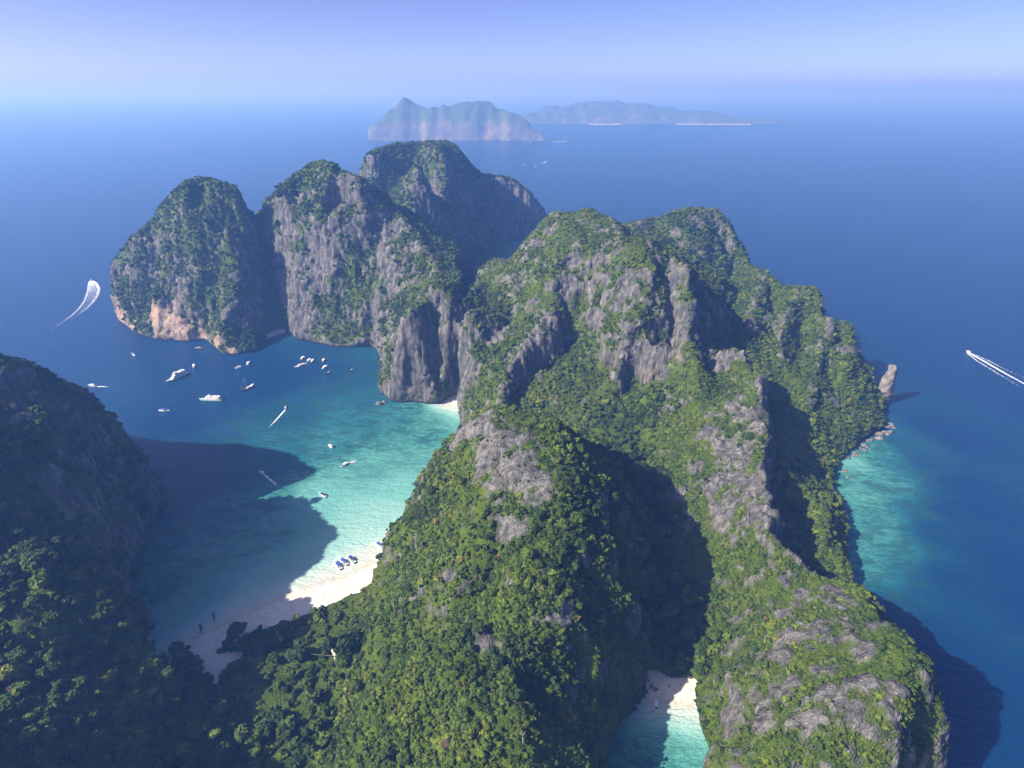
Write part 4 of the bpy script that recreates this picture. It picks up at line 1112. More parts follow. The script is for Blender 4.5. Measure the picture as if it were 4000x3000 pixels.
def forest(name, label, P_, R_, T_, Nn):
    me = bpy.data.meshes.new(name)
    n = len(P_)
    me.vertices.add(n); me.vertices.foreach_set('co', P_.astype(np.float32).ravel())
    rot = np.stack([-Nn[:, 1] * 0.5, Nn[:, 0] * 0.5, rng.uniform(0, 6.28, n)], 1)
    sca = np.stack([R_ * rng.uniform(.85, 1.15, n), R_ * rng.uniform(.85, 1.15, n), R_ * rng.uniform(.75, 1.15, n)], 1)
    for an, ty, arr in (('rot', 'FLOAT_VECTOR', rot), ('sca', 'FLOAT_VECTOR', sca)):
        a = me.attributes.new(an, ty, 'POINT'); a.data.foreach_set('vector', arr.astype(np.float32).ravel())
    a = me.attributes.new('tint', 'FLOAT', 'POINT'); a.data.foreach_set('value', T_.astype(np.float32))
    a = me.attributes.new('form', 'INT', 'POINT'); a.data.foreach_set('value', rng.integers(0, 6, n).astype(np.int32))
    o = link(name, me)
    ng = bpy.data.node_groups.new(name, 'GeometryNodeTree')
    ng.interface.new_socket('Geometry', in_out='INPUT', socket_type='NodeSocketGeometry')
    ng.interface.new_socket('Geometry', in_out='OUTPUT', socket_type='NodeSocketGeometry')
    gi, go = ng.nodes.new('NodeGroupInput'), ng.nodes.new('NodeGroupOutput')
    ci = ng.nodes.new('GeometryNodeCollectionInfo')
    ci.inputs['Collection'].default_value = src
    ci.inputs['Separate Children'].default_value = True
    ci.inputs['Reset Children'].default_value = True
    ip = ng.nodes.new('GeometryNodeInstanceOnPoints')
    ip.inputs['Pick Instance'].default_value = True
    def na(nm, ty):
        q = ng.nodes.new('GeometryNodeInputNamedAttribute'); q.data_type = ty; q.inputs[0].default_value = nm
        return [s for s in q.outputs if s.enabled and s.name == 'Attribute'][0]
    ng.links.new(gi.outputs[0], ip.inputs['Points'])
    ng.links.new(ci.outputs[0], ip.inputs['Instance'])
    ng.links.new(na('form', 'INT'), ip.inputs['Instance Index'])
    ng.links.new(na('rot', 'FLOAT_VECTOR'), ip.inputs['Rotation'])
    ng.links.new(na('sca', 'FLOAT_VECTOR'), ip.inputs['Scale'])
    ng.links.new(ip.outputs[0], go.inputs[0])
    md = o.modifiers.new('plants', 'NODES'); md.node_group = ng
    return tag(o, label, 'forest', kind='stuff')
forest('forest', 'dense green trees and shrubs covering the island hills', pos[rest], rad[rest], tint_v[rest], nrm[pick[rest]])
print('PLANTS', len(rest), 'verts', len(V), 'faces', len(qd))
# ------------------------------------------------------------------ boats
M = {
    'white': plain('white_gelcoat', (0.80, 0.81, 0.82), 0.25, vary=0.04),
    'offwhite': plain('off_white_paint', (0.66, 0.64, 0.60), 0.4, vary=0.08),
    'grey': plain('grey_deck', (0.42, 0.42, 0.43), 0.6, vary=0.1),
    'glass': plain('dark_glass', (0.02, 0.03, 0.045), 0.08, vary=0.1),
    'blue': plain('blue_canvas', (0.035, 0.085, 0.33), 0.7, vary=0.2),
    'navy': plain('navy_canvas', (0.03, 0.045, 0.15), 0.7, vary=0.2),
    'black': plain('black_plastic', (0.025, 0.025, 0.028), 0.4),
    'wood': plain('brown_wood', (0.20, 0.10, 0.05), 0.6, vary=0.3, scale=4),
    'tan': plain('tan_canvas', (0.50, 0.36, 0.22), 0.8, vary=0.2),
    'red': plain('red_paint', (0.36, 0.06, 0.045), 0.5, vary=0.15),
    'green': plain('pale_green_paint', (0.40, 0.62, 0.50), 0.4, vary=0.06),
    'steel': plain('steel', (0.55, 0.56, 0.58), 0.3, 0.6),
    'yellow': plain('yellow_plastic', (0.70, 0.50, 0.03), 0.5, vary=0.08),
    'orange': plain('orange_plastic', (0.62, 0.17, 0.03), 0.5, vary=0.08),
}
def bm_obj(name, bm, m, parent):
    bmesh.ops.recalc_face_normals(bm, faces=bm.faces)
    me = bpy.data.meshes.new(name); bm.to_mesh(me); bm.free()
    return link(name, me, [M[m] if isinstance(m, str) else m], parent)
def loft(rings, caps=True):
    bm = bmesh.new()
    vr = [[bm.verts.new(p) for p in r] for r in rings]
    n = len(rings[0])
    for a, b_ in zip(vr, vr[1:]):
        for k in range(n):
            try: bm.faces.new((a[k], a[(k + 1) % n], b_[(k + 1) % n], b_[k]))
            except ValueError: pass
    if caps:
        for r in (vr[0], vr[-1]):
            try: bm.faces.new(r)
            except ValueError: pass
    return bm
def hull_bm(L, W, H, rise=0.35, fine=0.5, transom=0.85, draft=0.5):
    """stations from stern to bow; each: gunwale, chine, keel, chine, gunwale, inner rail, sole, inner rail"""
    rings = []
    for k in range(11):
        t = k / 10
        x = (t - 0.5) * L
        w = W / 2 * (transom + (1 - transom) * min(1, t * 2.5)) if t < fine else W / 2 * max(0.03, (1 - ((t - fine) / (1 - fine)) ** 2.1))
        h = H * (1 + rise * max(0, (t - 0.25) / 0.75) ** 2)
        kd = -draft * (1 - max(0, (t - 0.7) / 0.3) ** 2)
        cw = w * (0.82 - 0.35 * max(0, (t - 0.6) / 0.4))
        iw = max(0.01, w - 0.09 * W); so = h - 0.35 * H if 0.04 < t < 0.86 else h - 0.02 * H
        xs = x + (0.06 * L if t > 0.95 else 0)
        rings.append([(xs, -w, h), (x, -cw, 0.05), (x, 0, kd), (x, cw, 0.05), (xs, w, h), (xs, iw, h), (x, iw * 0.95, so), (x, -iw * 0.95, so), (xs, -iw, h)])
    return loft(rings)
def box_bm(x0, x1, w0, w1, z0, z1, bevel=0.0, nose=0.0):
    bm = bmesh.new()
    v = [bm.verts.new(p) for p in ((x0, -w0 / 2, z0), (x1, -w1 / 2, z0), (x1, w1 / 2, z0), (x0, w0 / 2, z0), (x0, -w0 / 2, z1), (x1 - nose, -w1 / 2 * .94, z1), (x1 - nose, w1 / 2 * .94, z1), (x0, w0 / 2, z1))]
    for f in ((0, 1, 2, 3), (4, 5, 6, 7), (0, 1, 5, 4), (1, 2, 6, 5), (2, 3, 7, 6), (3, 0, 4, 7)): bm.faces.new([v[k] for k in f])
    if bevel: bmesh.ops.bevel(bm, geom=list(bm.edges), offset=bevel, segments=2, affect='EDGES')
    return bm
def canopy_bm(x0, x1, w, z, crown=0.25, th=0.08):
    rings = []
    for k in range(7):
        x = x0 + (x1 - x0) * k / 6
        e = 0.12 if k in (0, 6) else 0
        top = [(x, -w / 2 * math.cos(a), z - e + crown * math.sin(a)) for a in [j * math.pi / 6 for j in range(7)]]
        rings.append(top + [(p[0], p[1], p[2] - th) for p in top[::-1]])
    return loft(rings)
def rod_bm(p0, p1, r, r2=None, n=6):
    p0, p1 = Vector(p0), Vector(p1)
    d = (p1 - p0).normalized(); u = d.orthogonal().normalized(); w = d.cross(u)
    return loft([[tuple(p + (u * math.cos(k * 2 * math.pi / n) + w * math.sin(k * 2 * math.pi / n)) * q) for k in range(n)] for p, q in ((p0, r), (p1, r2 if r2 is not None else r))])
def outboard(root, x, y, z):
    o = bm_obj('outboard_motor', box_bm(x - 0.75, x + 0.05, 0.5, 0.5, z - 0.1, z + 0.65, 0.1), 'black', root)
    o.location.y = y
    s = bm_obj('motor_leg', box_bm(x - 0.5, x - 0.2, 0.16, 0.16, z - 1.1, z - 0.1), 'black', o)
def root_at(name, bow, stern, label, cat, group=None):
    b_ = Vector(PF(*bow)); s_ = Vector(PF(*stern))
    d = b_ - s_
    e = bpy.data.objects.new(name, None); COL.objects.link(e)
    e.location = (b_ + s_) / 2
    e.rotation_euler = (0, 0, math.atan2(d.y, d.x))
    tag(e, label, cat, group)
    return e, d.length
def clampL(L, lo, hi): return max(lo, min(hi, L))

def speedboat(bow, stern, label, canopy='blue', lo=9, hi=14, motors=2, group='speedboats moored in the bay'):
    r, L = root_at('speedboat', bow, stern, label, 'speedboat', group)
    L = clampL(L, lo, hi); W = L * 0.27; H = 1.25
    bm_obj('hull', hull_bm(L, W, H), 'white', r)
    bm_obj('deck', box_bm(-L * .44, L * .30, W * .74, W * .62, H * .62, H * .68), 'grey', r)
    c = bm_obj('canopy', canopy_bm(-L * .30, L * .16, W * .86, H + 1.55, 0.28), canopy, r)
    for x in (-L * .28, L * .13):
        for s in (-1, 1): bm_obj('post', rod_bm((x, s * W * .38, H * .66), (x, s * W * .41, H + 1.6), 0.05), 'steel', r)
    bm_obj('windshield', box_bm(L * .13, L * .24, W * .66, W * .5, H * .8, H + 0.75, 0.03, L * .06), 'glass', r)
    bm_obj('foredeck_hatch', box_bm(L * .29, L * .37, W * .30, W * .22, H * 1.16, H * 1.24, 0.03), 'grey', r)
    for s in (-1, 1):
        bm_obj('bench', box_bm(-L * .27, L * .08, 0.45, 0.45, H * .68, H * .68 + 0.45, 0.04), 'offwhite', r).location.y = s * W * .28
    for k in range(motors): outboard(r, -L * .5, (k - (motors - 1) / 2) * 0.75, H * .75)
    return r
def cruiser(bow, stern, label, lo=9, hi=15, group='white cabin boats anchored near the cliffs', roof='white'):
    r, L = root_at('cabin_boat', bow, stern, label, 'boat', group)
    L = clampL(L, lo, hi); W = L * 0.30; H = 1.5
    bm_obj('hull', hull_bm(L, W, H, 0.45), 'white', r)
    cb = bm_obj('cabin', box_bm(-L * .26, L * .24, W * .80, W * .62, H * .6, H + 1.45, 0.12, L * .07), 'white', r)
    bm_obj('window_band', box_bm(-L * .22, L * .225, W * .815, W * .645, H + 0.55, H + 1.1, 0.02, L * .05), 'glass', cb)
    bm_obj('roof', canopy_bm(-L * .36, L * .18, W * .90, H + 1.75, 0.22), roof, r)
    for s in (-1, 1): bm_obj('post', rod_bm((-L * .34, s * W * .38, H * .7), (-L * .34, s * W * .42, H + 1.75), 0.05), 'steel', r)
    bm_obj('bow_rail', rod_bm((L * .22, -W * .3, H * 1.75), (L * .47, 0, H * 2.0), 0.04), 'steel', r)
    bm_obj('aft_deck', box_bm(-L * .47, -L * .26, W * .72, W * .74, H * .66, H * .72), 'grey', r)
    for k in (-.4, .4): outboard(r, -L * .5, k, H * .7)
    return r
def ferry(bow, stern, label, hullm, decks, lo, hi):
    r, L = root_at('ferry', bow, stern, label, 'ferry')
    L = clampL(L, lo, hi); W = L * 0.22; H = 2.0
    bm_obj('hull', hull_bm(L, W, H, 0.55, 0.6, 0.9, 1.0), hullm, r)
    bm_obj('main_deck', box_bm(-L * .46, L * .34, W * .86, W * .6, H * .7, H * .78), 'grey', r)
    z = H * .78
    for k in range(decks):
        x0, x1 = -L * (.38 - .03 * k), L * (.26 - .07 * k)
        c = bm_obj('cabin', box_bm(x0, x1, W * (.86 - .05 * k), W * (.66 - .05 * k), z, z + 2.3, 0.12, L * .03), 'white', r)
        n = 9 - 2 * k
        for s in (-1, 1):
            for j in range(n):
                t = (j + .5) / n
                xa = x0 + (x1 - L * .05 - x0) * t
                wy = (W * (.86 - .05 * k) * (1 - t) + W * (.66 - .05 * k) * t) / 2
                wv = (x1 - x0) / n * 0.34
                b_ = box_bm(-wv, wv, 0.08, 0.08, z + 0.95, z + 1.75)
                o = bm_obj('window', b_, 'glass', c); o.location = (xa, s * wy * 0.995, 0)
        bm_obj('deck_roof', box_bm(x0 - L * .05, x1 + L * .015, W * .92, W * .70, z + 2.3, z + 2.42, 0.03), 'white', r)
        z += 2.42
    wh = bm_obj('wheelhouse', box_bm(L * .0, L * .13, W * .5, W * .42, z, z + 1.7, 0.1, L * .02), 'white', r)
    bm_obj('window_band', box_bm(L * .01, L * .127, W * .51, W * .43, z + .7, z + 1.3, 0, L * .012), 'glass', wh)
    bm_obj('mast', rod_bm((L * .02, 0, z + 1.6), (L * .02, 0, z + 4.2), 0.09, 0.05), 'steel', r)
    bm_obj('funnel', box_bm(-L * .28, -L * .20, W * .26, W * .24, z, z + 1.3, 0.1), 'offwhite', r)
    return r
def longtail(bow, stern, label, canopy, lo=8, hi=12, hullm='wood', group='wooden longtail boats'):
    r, L = root_at('longtail_boat', bow, stern, label, 'longtail boat', group)
    L = clampL(L, lo, hi); W = L * 0.17; H = 0.8
    bm_obj('hull', hull_bm(L, W, H, 1.3, 0.45, 0.6, 0.35), hullm, r)
    bm_obj('prow', rod_bm((L * .52, 0, H * 1.9), (L * .60, 0, H * 3.4), 0.14, 0.07), hullm, r)
    c = bm_obj('canopy', canopy_bm(-L * .30, L * .18, W * 1.02, H + 1.25, 0.3), canopy, r)
    for x in (-L * .27, L * .15):
        for s in (-1, 1): bm_obj('post', rod_bm((x, s * W * .42, H * .6), (x, s * W * .46, H + 1.3), 0.04), 'wood', r)
    e = bm_obj('engine', box_bm(-L * .47, -L * .40, 0.5, 0.5, H * .9, H + 0.6, 0.06), 'steel', r)
    bm_obj('shaft', rod_bm((-L * .46, 0, H + .2), (-L * .72, 0, -0.2), 0.05), 'steel', r)
    for x in (-.2, 0.0, .2): bm_obj('thwart', box_bm(L * x, L * x + .3, W * .8, W * .8, H * .62, H * .70), 'wood', r)
    return r

speedboat((355, 1087), (358, 1098), 'speedboat racing up the left sea in front of a curved double wake', 'navy', 10, 12, group='boats under way')
cruiser((531.5, 1395), (513, 1377), 'white motor boat with a blue awning beside the stained cliff foot', 10, 13, roof='blue')
longtail((761, 1360.5), (793, 1360), 'tan covered wooden boat lying under the overhang of the tower hill', 'tan', 9, 12, 'tan')
ferry((650, 1496), (734, 1457), 'long white three-deck passenger ship with its bow to the left', 'white', 3, 26, 36)
cruiser((758, 1443), (757.8, 1424), 'white boat seen bow on, behind the stern of the long passenger ship', 9, 13)
ferry((783, 1563), (869, 1564), 'white two-deck ferry with a pale green hull lying broadside', 'green', 2, 24, 34)
speedboat((663.5, 1606), (620, 1604), 'white speedboat with a blue roof, alone below the passenger ship', 'blue', 11, 15)
cruiser((918, 1441), (946, 1436), 'small white boat lying left of its twin, off the tip of the tower hill', 9, 12)
cruiser((977, 1414), (964, 1429), 'small white boat lying nearest the tip of the tower hill', 9, 12)
cruiser((1170.5, 1411), (1192, 1394), 'uppermost white boat of the cluster below the grey cliff hill', 10, 13)
cruiser((1196, 1417.5), (1216, 1404), 'white boat rafted on the left of a pair in the cluster', 10, 12)
cruiser((1211.5, 1424), (1228, 1403), 'white boat rafted on the right of a pair in the cluster', 10, 12)
cruiser((1151, 1438), (1197, 1423), 'largest white motor yacht of the cluster, with a grey top', 15, 20, roof='grey')
cruiser((1257, 1421), (1269.5, 1402.5), 'white boat right of the rafted pair, pointing at the viewer', 9, 12)
cruiser((1252.5, 1448), (1281.5, 1429), 'white roofed boat with a red bow line right of the yacht', 11, 14)
longtail((1270.6, 1464), (1295, 1453), 'low tan longtail boat below the white boats of the cluster', 'tan', 8, 11)
longtail((1367, 1454), (1380, 1442), 'lone little boat right of the cluster, over the dark reef', 'offwhite', 7, 9, 'red')
speedboat((1117.5, 1590), (1114.5, 1600), 'speedboat heading for the cluster with a straight thin wake', 'offwhite', 8, 10, group='boats under way')
cruiser((1282, 1741), (1300.5, 1751), 'small white boat over the seagrass near the middle of the bay', 7, 9)
speedboat((1328, 1830.5), (1363, 1807), 'white roofed boat with a grey inflatable tied to its stern', 'white', 9, 12)
speedboat((1014.6, 1844), (1034.5, 1855), 'speedboat leaving through the edge of the big shadow', 'offwhite', 8, 10, group='boats under way')
speedboat((1244.6, 1926), (1276, 1945), 'navy roofed speedboat alone on the pale turquoise shallows', 'navy', 9, 12)
longtail((1506.6, 2090.6), (1532, 2101), 'red brown wooden boat half hidden behind the green hill', 'red', 9, 12, 'red')
speedboat((1464, 2116.7), (1497, 2143.7), 'blue roofed speedboat moored closest to the green hill', 'blue', 9, 12, group='speedboats nosed off the long beach')
speedboat((1354, 2168), (1389, 2202.5), 'navy roofed speedboat right of the rafted pair off the beach', 'navy', 11, 14, 3, group='speedboats nosed off the long beach')
speedboat((1326, 2179), (1357, 2210), 'blue roofed speedboat on the right of the rafted pair', 'blue', 11, 14, 3, group='speedboats nosed off the long beach')
speedboat((1308, 2190), (1333, 2227.6), 'blue roofed speedboat on the left of the rafted pair', 'blue', 11, 14, 3, group='speedboats nosed off the long beach')
longtail((786.6, 2476), (783.6, 2436), 'longtail boat with a navy cover touching the shaded sand', 'navy', 8, 11)
longtail((838, 2428), (833.6, 2393), 'longtail boat with a blue cover afloat in the shade', 'blue', 8, 11)
speedboat((2562, 2787), (2565.7, 2736), 'white roofed boat in the shaded half of the small cove', 'white', 8, 11, 1, group='boat in the cove')
speedboat((3774, 1371), (3792, 1383), 'white speedboat racing left across the right hand sea', 'white', 11, 13, group='boats under way')
speedboat((343.6, 1505), (377, 1510), 'white speedboat passing behind the dark hill at the left', 'white', 10, 14, group='boats under way')
for bow, stern, lab in (((521, 571), (508, 571.5), 'faint white boat with a wake, far left sea, left of two'), ((690, 582), (676, 582.5), 'faint white boat with a wake, far left sea, right of two'),
        ((132, 555), (120, 555.3), 'faintest boat at the far left of the sea'), ((2212, 535), (2200, 536), 'white boat off the end of the pink cliffs, its wake below it'),
        ((2232, 515), (2226, 517), 'tiny boat near the beach of the low island'), ((2153, 555.5), (2166, 554.5), 'speeding boat by the last pink cliff'), ((2067, 556), (2074, 556), 'tiny boat at the foot of the pink cliffs'),
        ((3190, 497.5), (3176, 498.5), 'white boat right of the low faint island'), ((1412, 522), (1422, 522), 'tiny boat left of the pink cliffs'), ((2040, 646), (2052, 644), 'faint boat alone between the island and the pink cliffs'),
        ((2087, 653), (2095, 650), 'trailing boat of two in line on the far water'), ((2116, 641), (2125, 637), 'leading boat of two in line on the far water')):
    cruiser(bow, stern, lab, 16, 30, 'distant boats')
# junk with its mast
r, L = root_at('sailing_junk', (944, 1528), (995, 1509), 'wooden sailing junk with one tall bare mast and a white deckhouse', 'sailing boat')
L = clampL(L, 16, 24); W = L * .24
bm_obj('hull', hull_bm(L, W, 1.6, 0.5, 0.55, 0.8, 0.8), 'wood', r)
bm_obj('deck', box_bm(-L * .4, L * .3, W * .75, W * .5, 1.1, 1.25), 'tan', r)
bm_obj('deckhouse', box_bm(-L * .38, L * .05, W * .66, W * .56, 1.25, 3.0, 0.12), 'white', r)
bm_obj('stern_cabin', box_bm(-L * .44, -L * .28, W * .6, W * .6, 2.9, 4.6, 0.1), 'white', r)
bm_obj('mast', rod_bm((L * .14, 0, 1.2), (L * .12, 0, L * .95), 0.24, 0.12), 'tan', r)
bm_obj('boom', rod_bm((L * .14, 0, 3.6), (-L * .25, 0, 4.4), 0.12), 'tan', r)
bm_obj('stay', rod_bm((L * .52, 0, 2.4), (L * .12, 0, L * .94), 0.05), 'steel', r)
bm_obj('bowsprit', rod_bm((L * .48, 0, 2.3), (L * .66, 0, 3.0), 0.12, 0.07), 'wood', r)
# inflatable tied to the stern of the roofed boat
r, L = root_at('inflatable_raft', (1365, 1807), (1389, 1803), 'grey inflatable raft tied behind a white roofed boat', 'inflatable')
bm = bmesh.new()
L = clampL(L, 6, 9)
tl = [(-L / 2, -1.2), (L * .25, -1.2), (L * .5, 0), (L * .25, 1.2), (-L / 2, 1.2)]
rings = []
for x, y in tl: rings.append([(x, y + 0.42 * math.cos(a), 0.35 + 0.42 * math.sin(a)) for a in [k * 1.0472 for k in range(6)]])
bm_obj('tube', loft(rings), 'offwhite', r)
bm_obj('floor', box_bm(-L * .48, L * .3, 2.0, 1.8, 0.12, 0.22), 'grey', r)
def kayak(u, v, m, lab, z=0.1):
    x, y, _ = PF(u, v)
    bm = hull_bm(4.2, 0.9, 0.42, 0.5, 0.5, 0.15, 0.15)
    o = bm_obj('kayak', bm, m, None)
    o.location = (x, y, z); o.rotation_euler = (0, 0, u * 1.7)
    tag(o, lab, 'kayak')
    bm_obj('seat', box_bm(-.6, .1, .5, .5, .3, .5, .04), 'black', o)
kayak(2537, 2697, 'yellow', 'yellow kayak on the shaded sand of the small cove', 1.6)
kayak(3306, 1957, 'orange', 'orange kayak on the shore under the wooded knoll')

# wakes
fm, nt, b = mat('foam')
geo = node(nt, 'ShaderNodeNewGeometry')
at = node(nt, 'ShaderNodeAttribute', attribute_name='thick')
nz = node(nt, 'ShaderNodeTexNoise', i_Scale=0.30, i_Detail=6.0, i_Roughness=0.7)
nt.links.new(geo.outputs['Position'], nz.inputs['Vector'])
m_ = node(nt, 'ShaderNodeMath', operation='ADD'); nt.links.new(at.outputs['Fac'], m_.inputs[0]); nt.links.new(nz.outputs[0], m_.inputs[1])
rp = ramp(nt, m_.outputs[0], [(0.80, (0, 0, 0)), (1.30, (0.92, 0.92, 0.92))])
b.inputs['Base Color'].default_value = (0.80, 0.82, 0.84, 1)
b.inputs['Roughness'].default_value = 0.9
nt.links.new(rp.outputs[0], b.inputs['Alpha'])
def wake(path, widths, label, thick, name='wake'):
    """a strip of foam; path in picture spots on the water, from the boat backwards"""
    p = [Vector(PF(*q)) for q in path]
    q, w, th = [], [], []
    for k in range(len(p) - 1):
        for j in range(10):
            t = j / 10
            q.append(p[k].lerp(p[k + 1], t)); w.append(widths[k] * (1 - t) + widths[k + 1] * t); th.append(thick[k] * (1 - t) + thick[k + 1] * t)
    q.append(p[-1]); w.append(widths[-1]); th.append(thick[-1])
    vs, fs, at = [], [], []
    for k in range(len(q)):
        d = (q[min(k + 1, len(q) - 1)] - q[max(k - 1, 0)]).normalized(); n = Vector((-d.y, d.x, 0))
        for j, c in enumerate((-1, -.6, 0, .6, 1)):
            vs.append((q[k] + n * c * w[k] / 2 + Vector((0, 0, 0.06 + 0.05 * (1 - abs(c)))))[:]); at.append(th[k] - (0.45 if abs(c) == 1 else 0.0))
        if k:
            for j in range(4): fs.append((k * 5 - 5 + j, k * 5 - 4 + j, k * 5 + 1 + j, k * 5 + j))
    me = bpy.data.meshes.new(name); me.from_pydata(vs, [], fs)
    a = me.attributes.new('thick', 'FLOAT', 'POINT'); a.data.foreach_set('value', np.array(at, np.float32))
    return tag(link(name, me, [fm]), label, 'wake', kind='stuff')
wake([(353, 1097), (348, 1112), (344, 1140), (331, 1175), (308, 1206), (278, 1234), (220, 1275), (150, 1322)], [6, 8, 8, 7, 6, 6, 6, 6], 'left arm of the curved foam wake on the left sea', [.60, .44, .40, .38, .37, .35, .28, .15])
wake([(361, 1097), (376, 1108), (386, 1128), (381, 1152), (363, 1180), (334, 1208), (294, 1236), (240, 1272)], [6, 9, 9, 8, 7, 6, 5, 5], 'right arm of the curved foam wake on the left sea', [.60, .47, .43, .40, .38, .35, .28, .12])
wake([(357, 1100), (362, 1118), (364, 1142), (352, 1175), (322, 1208), (286, 1236)], [6, 17, 22, 18, 12, 8], 'thin foam between the arms of the curved wake', [.52, .38, .33, .30, .27, .15])
wake([(3778, 1376), (3830, 1403), (3880, 1432), (3940, 1466), (4040, 1520)], [4, 5, 5, 5, 5], 'straight white foam wake on the right sea', [.85, .66, .58, .5, .42])
wake([(3790, 1378), (3860, 1408), (3920, 1440), (4040, 1492)], [2, 4, 4, 4], 'upper spray arm beside the straight wake on the right sea', [.5, .42, .36, .26])
wake([(3778, 1380), (3820, 1412), (3890, 1454), (3990, 1515)], [2, 4, 5, 5], 'lower spray arm beside the straight wake on the right sea', [.5, .42, .36, .26])
wake([(1114, 1601), (1095, 1622), (1072, 1648), (1048, 1672)], [2.2, 2.6, 3, 3], 'thin straight foam wake in the middle of the bay', [.72, .58, .45, .28])
wake([(1035, 1856), (1052, 1871), (1070, 1886), (1090, 1905)], [2.5, 3, 3.5, 4], 'short foam wake at the edge of the big shadow', [.62, .5, .45, .25])
wake([(378, 1510), (400, 1510), (425, 1512)], [2.5, 3, 3], 'short faint wake behind the boat by the dark hill', [.6, .5, .3])
wake([(508, 571.5), (480, 572.3)], [14, 10], 'faint wake on the far left sea, left of two', [.7, .3])
wake([(676, 582.5), (640, 583.5)], [14, 10], 'faint wake on the far left sea, right of two', [.75, .3])
wake([(2158, 555), (2190, 553), (2240, 548)], [18, 18, 14], 'faint wake off the end of the pink cliffs', [.85, .6, .25])
wake([(3176, 498.5), (3150, 499.5)], [30, 20], 'faint wake right of the low island', [.7, .3])
wake([(2123, 638), (2140, 627)], [8, 8], 'faint wake of the leading boat of two far out', [.6, .3])
# people
def person_mesh(name, pose, cloth, seed):
    rr = random.Random(seed)
    J = {'pelvis': (0, 0, .95), 'waist': (0, 0, 1.12), 'chest': (.02, 0, 1.35), 'neck': (.02, 0, 1.50), 'chin': (.04, 0, 1.57), 'head': (.03, 0, 1.70)}
    R_ = {'pelvis': .15, 'waist': .13, 'chest': .16, 'neck': .06, 'chin': .075, 'head': .10}
    st = .16 if pose == 'walk' else .0
    for s, n in ((1, 'l'), (-1, 'r')):
        f = st * s
        J['sh' + n] = (.02, .19 * s, 1.42); J['el' + n] = (-f * .6, .25 * s, 1.15); J['wr' + n] = (.10 - f, .24 * s, .92); J['ha' + n] = (.14 - f, .23 * s, .82)
        J['hi' + n] = (0, .10 * s, .90); J['kn' + n] = (.04 + f, .11 * s, .50); J['an' + n] = (f * 1.3 - .02, .11 * s, .09); J['to' + n] = (f * 1.3 + .15, .12 * s, .04)
        for k, q in (('sh', .065), ('el', .045), ('wr', .034), ('ha', .04), ('hi', .095), ('kn', .062), ('an', .042), ('to', .038)): R_[k + n] = q
    ks = list(J)
    E_ = [('pelvis', 'waist'), ('waist', 'chest'), ('chest', 'neck'), ('neck', 'chin'), ('chin', 'head')]
    for n in 'lr': E_ += [('chest', 'sh' + n), ('sh' + n, 'el' + n), ('el' + n, 'wr' + n), ('wr' + n, 'ha' + n), ('pelvis', 'hi' + n), ('hi' + n, 'kn' + n), ('kn' + n, 'an' + n), ('an' + n, 'to' + n)]
    me = bpy.data.meshes.new(name)
    me.from_pydata([J[k] for k in ks], [(ks.index(a), ks.index(b_)) for a, b_ in E_], [])
    o = bpy.data.objects.new(name, me); COL.objects.link(o)
    md = o.modifiers.new('s', 'SKIN'); o.modifiers.new('d', 'SUBSURF').levels = 1
    for k, v in zip(ks, me.skin_vertices[0].data): v.radius = (R_[k], R_[k])
    me.skin_vertices[0].data[0].use_root = True
    dg = bpy.context.evaluated_depsgraph_get()
    out = bpy.data.meshes.new_from_object(o.evaluated_get(dg))
    bpy.data.objects.remove(o)
    out.materials.clear()
    for m in (SKIN, cloth, HAIR): out.materials.append(m)
    for p in out.polygons:
        z = p.center.z
        p.material_index = 2 if z > 1.70 else 1 if (.62 < z < 1.02 and abs(p.center.y) < .22) or (seed % 2 and 1.0 <= z < 1.45 and abs(p.center.y) < .2) else 0
        p.use_smooth = True
    return out
SKIN = plain('skin', (0.34, 0.20, 0.14), 0.6)
HAIR = plain('hair', (0.03, 0.022, 0.018), 0.6)
CLOTH = [plain('dark_cloth', (0.03, 0.035, 0.06), 0.8), plain('red_cloth', (0.32, 0.05, 0.05), 0.8), plain('blue_cloth', (0.05, 0.12, 0.35), 0.8), plain('black_cloth', (0.02, 0.02, 0.022), 0.8)]
PM = [person_mesh('person_form', 'walk' if k % 2 else 'stand', CLOTH[k], k) for k in range(4)]
cname = ['dark', 'red', 'blue', 'black']
pr = random.Random(5)
def add_person(u, v, z, where, grp):
    x, y, _ = PF(u, v, z)
    k = pr.randrange(4)
    o = bpy.data.objects.new('person', PM[k]); COL.objects.link(o)
    o.location = (x, y, z); o.rotation_euler = (0, 0, pr.uniform(0, 6.28))
    tag(o, f'person in {cname[k]} clothing {"walking" if k % 2 else "standing"} {where}', 'person', grp)
beach_poly = BW[0][2]; bshore = BW[0][1]
seen = 0
while seen < 60:
    t = pr.random(); u = 760 + 760 * t; v = 2480 - 300 * t + pr.uniform(-70, 40)
    x, y, _ = PF(u, v, 1)
    ax, ay = np.array([x]), np.array([y])
    if not in_poly(ax, ay, beach_poly)[0]: continue
    ds = float(coast_dist(ax, ay, bshore, False)[0])
    if ds < 1.5: continue
    z = min(0.075 * ds, 2.4)
    lit = u > 1340 and v < 2310
    add_person(u, v, z, 'on the sunlit end of the long beach' if lit else 'by the water on the shaded long beach' if ds < 8 else 'on the dry shaded sand of the long beach', 'people on the long beach')
    seen += 1
for (u, v) in ((1280, 2262), (1256, 2277), (1233, 2290), (1180, 2310), (1140, 2325), (1090, 2352), (1060, 2365), (1300, 2255), (1215, 2285), (860, 2434), (862, 2448), (1395, 2210)):
    add_person(u, v, -0.75, 'in the shallows off the long beach', 'people wading off the long beach')
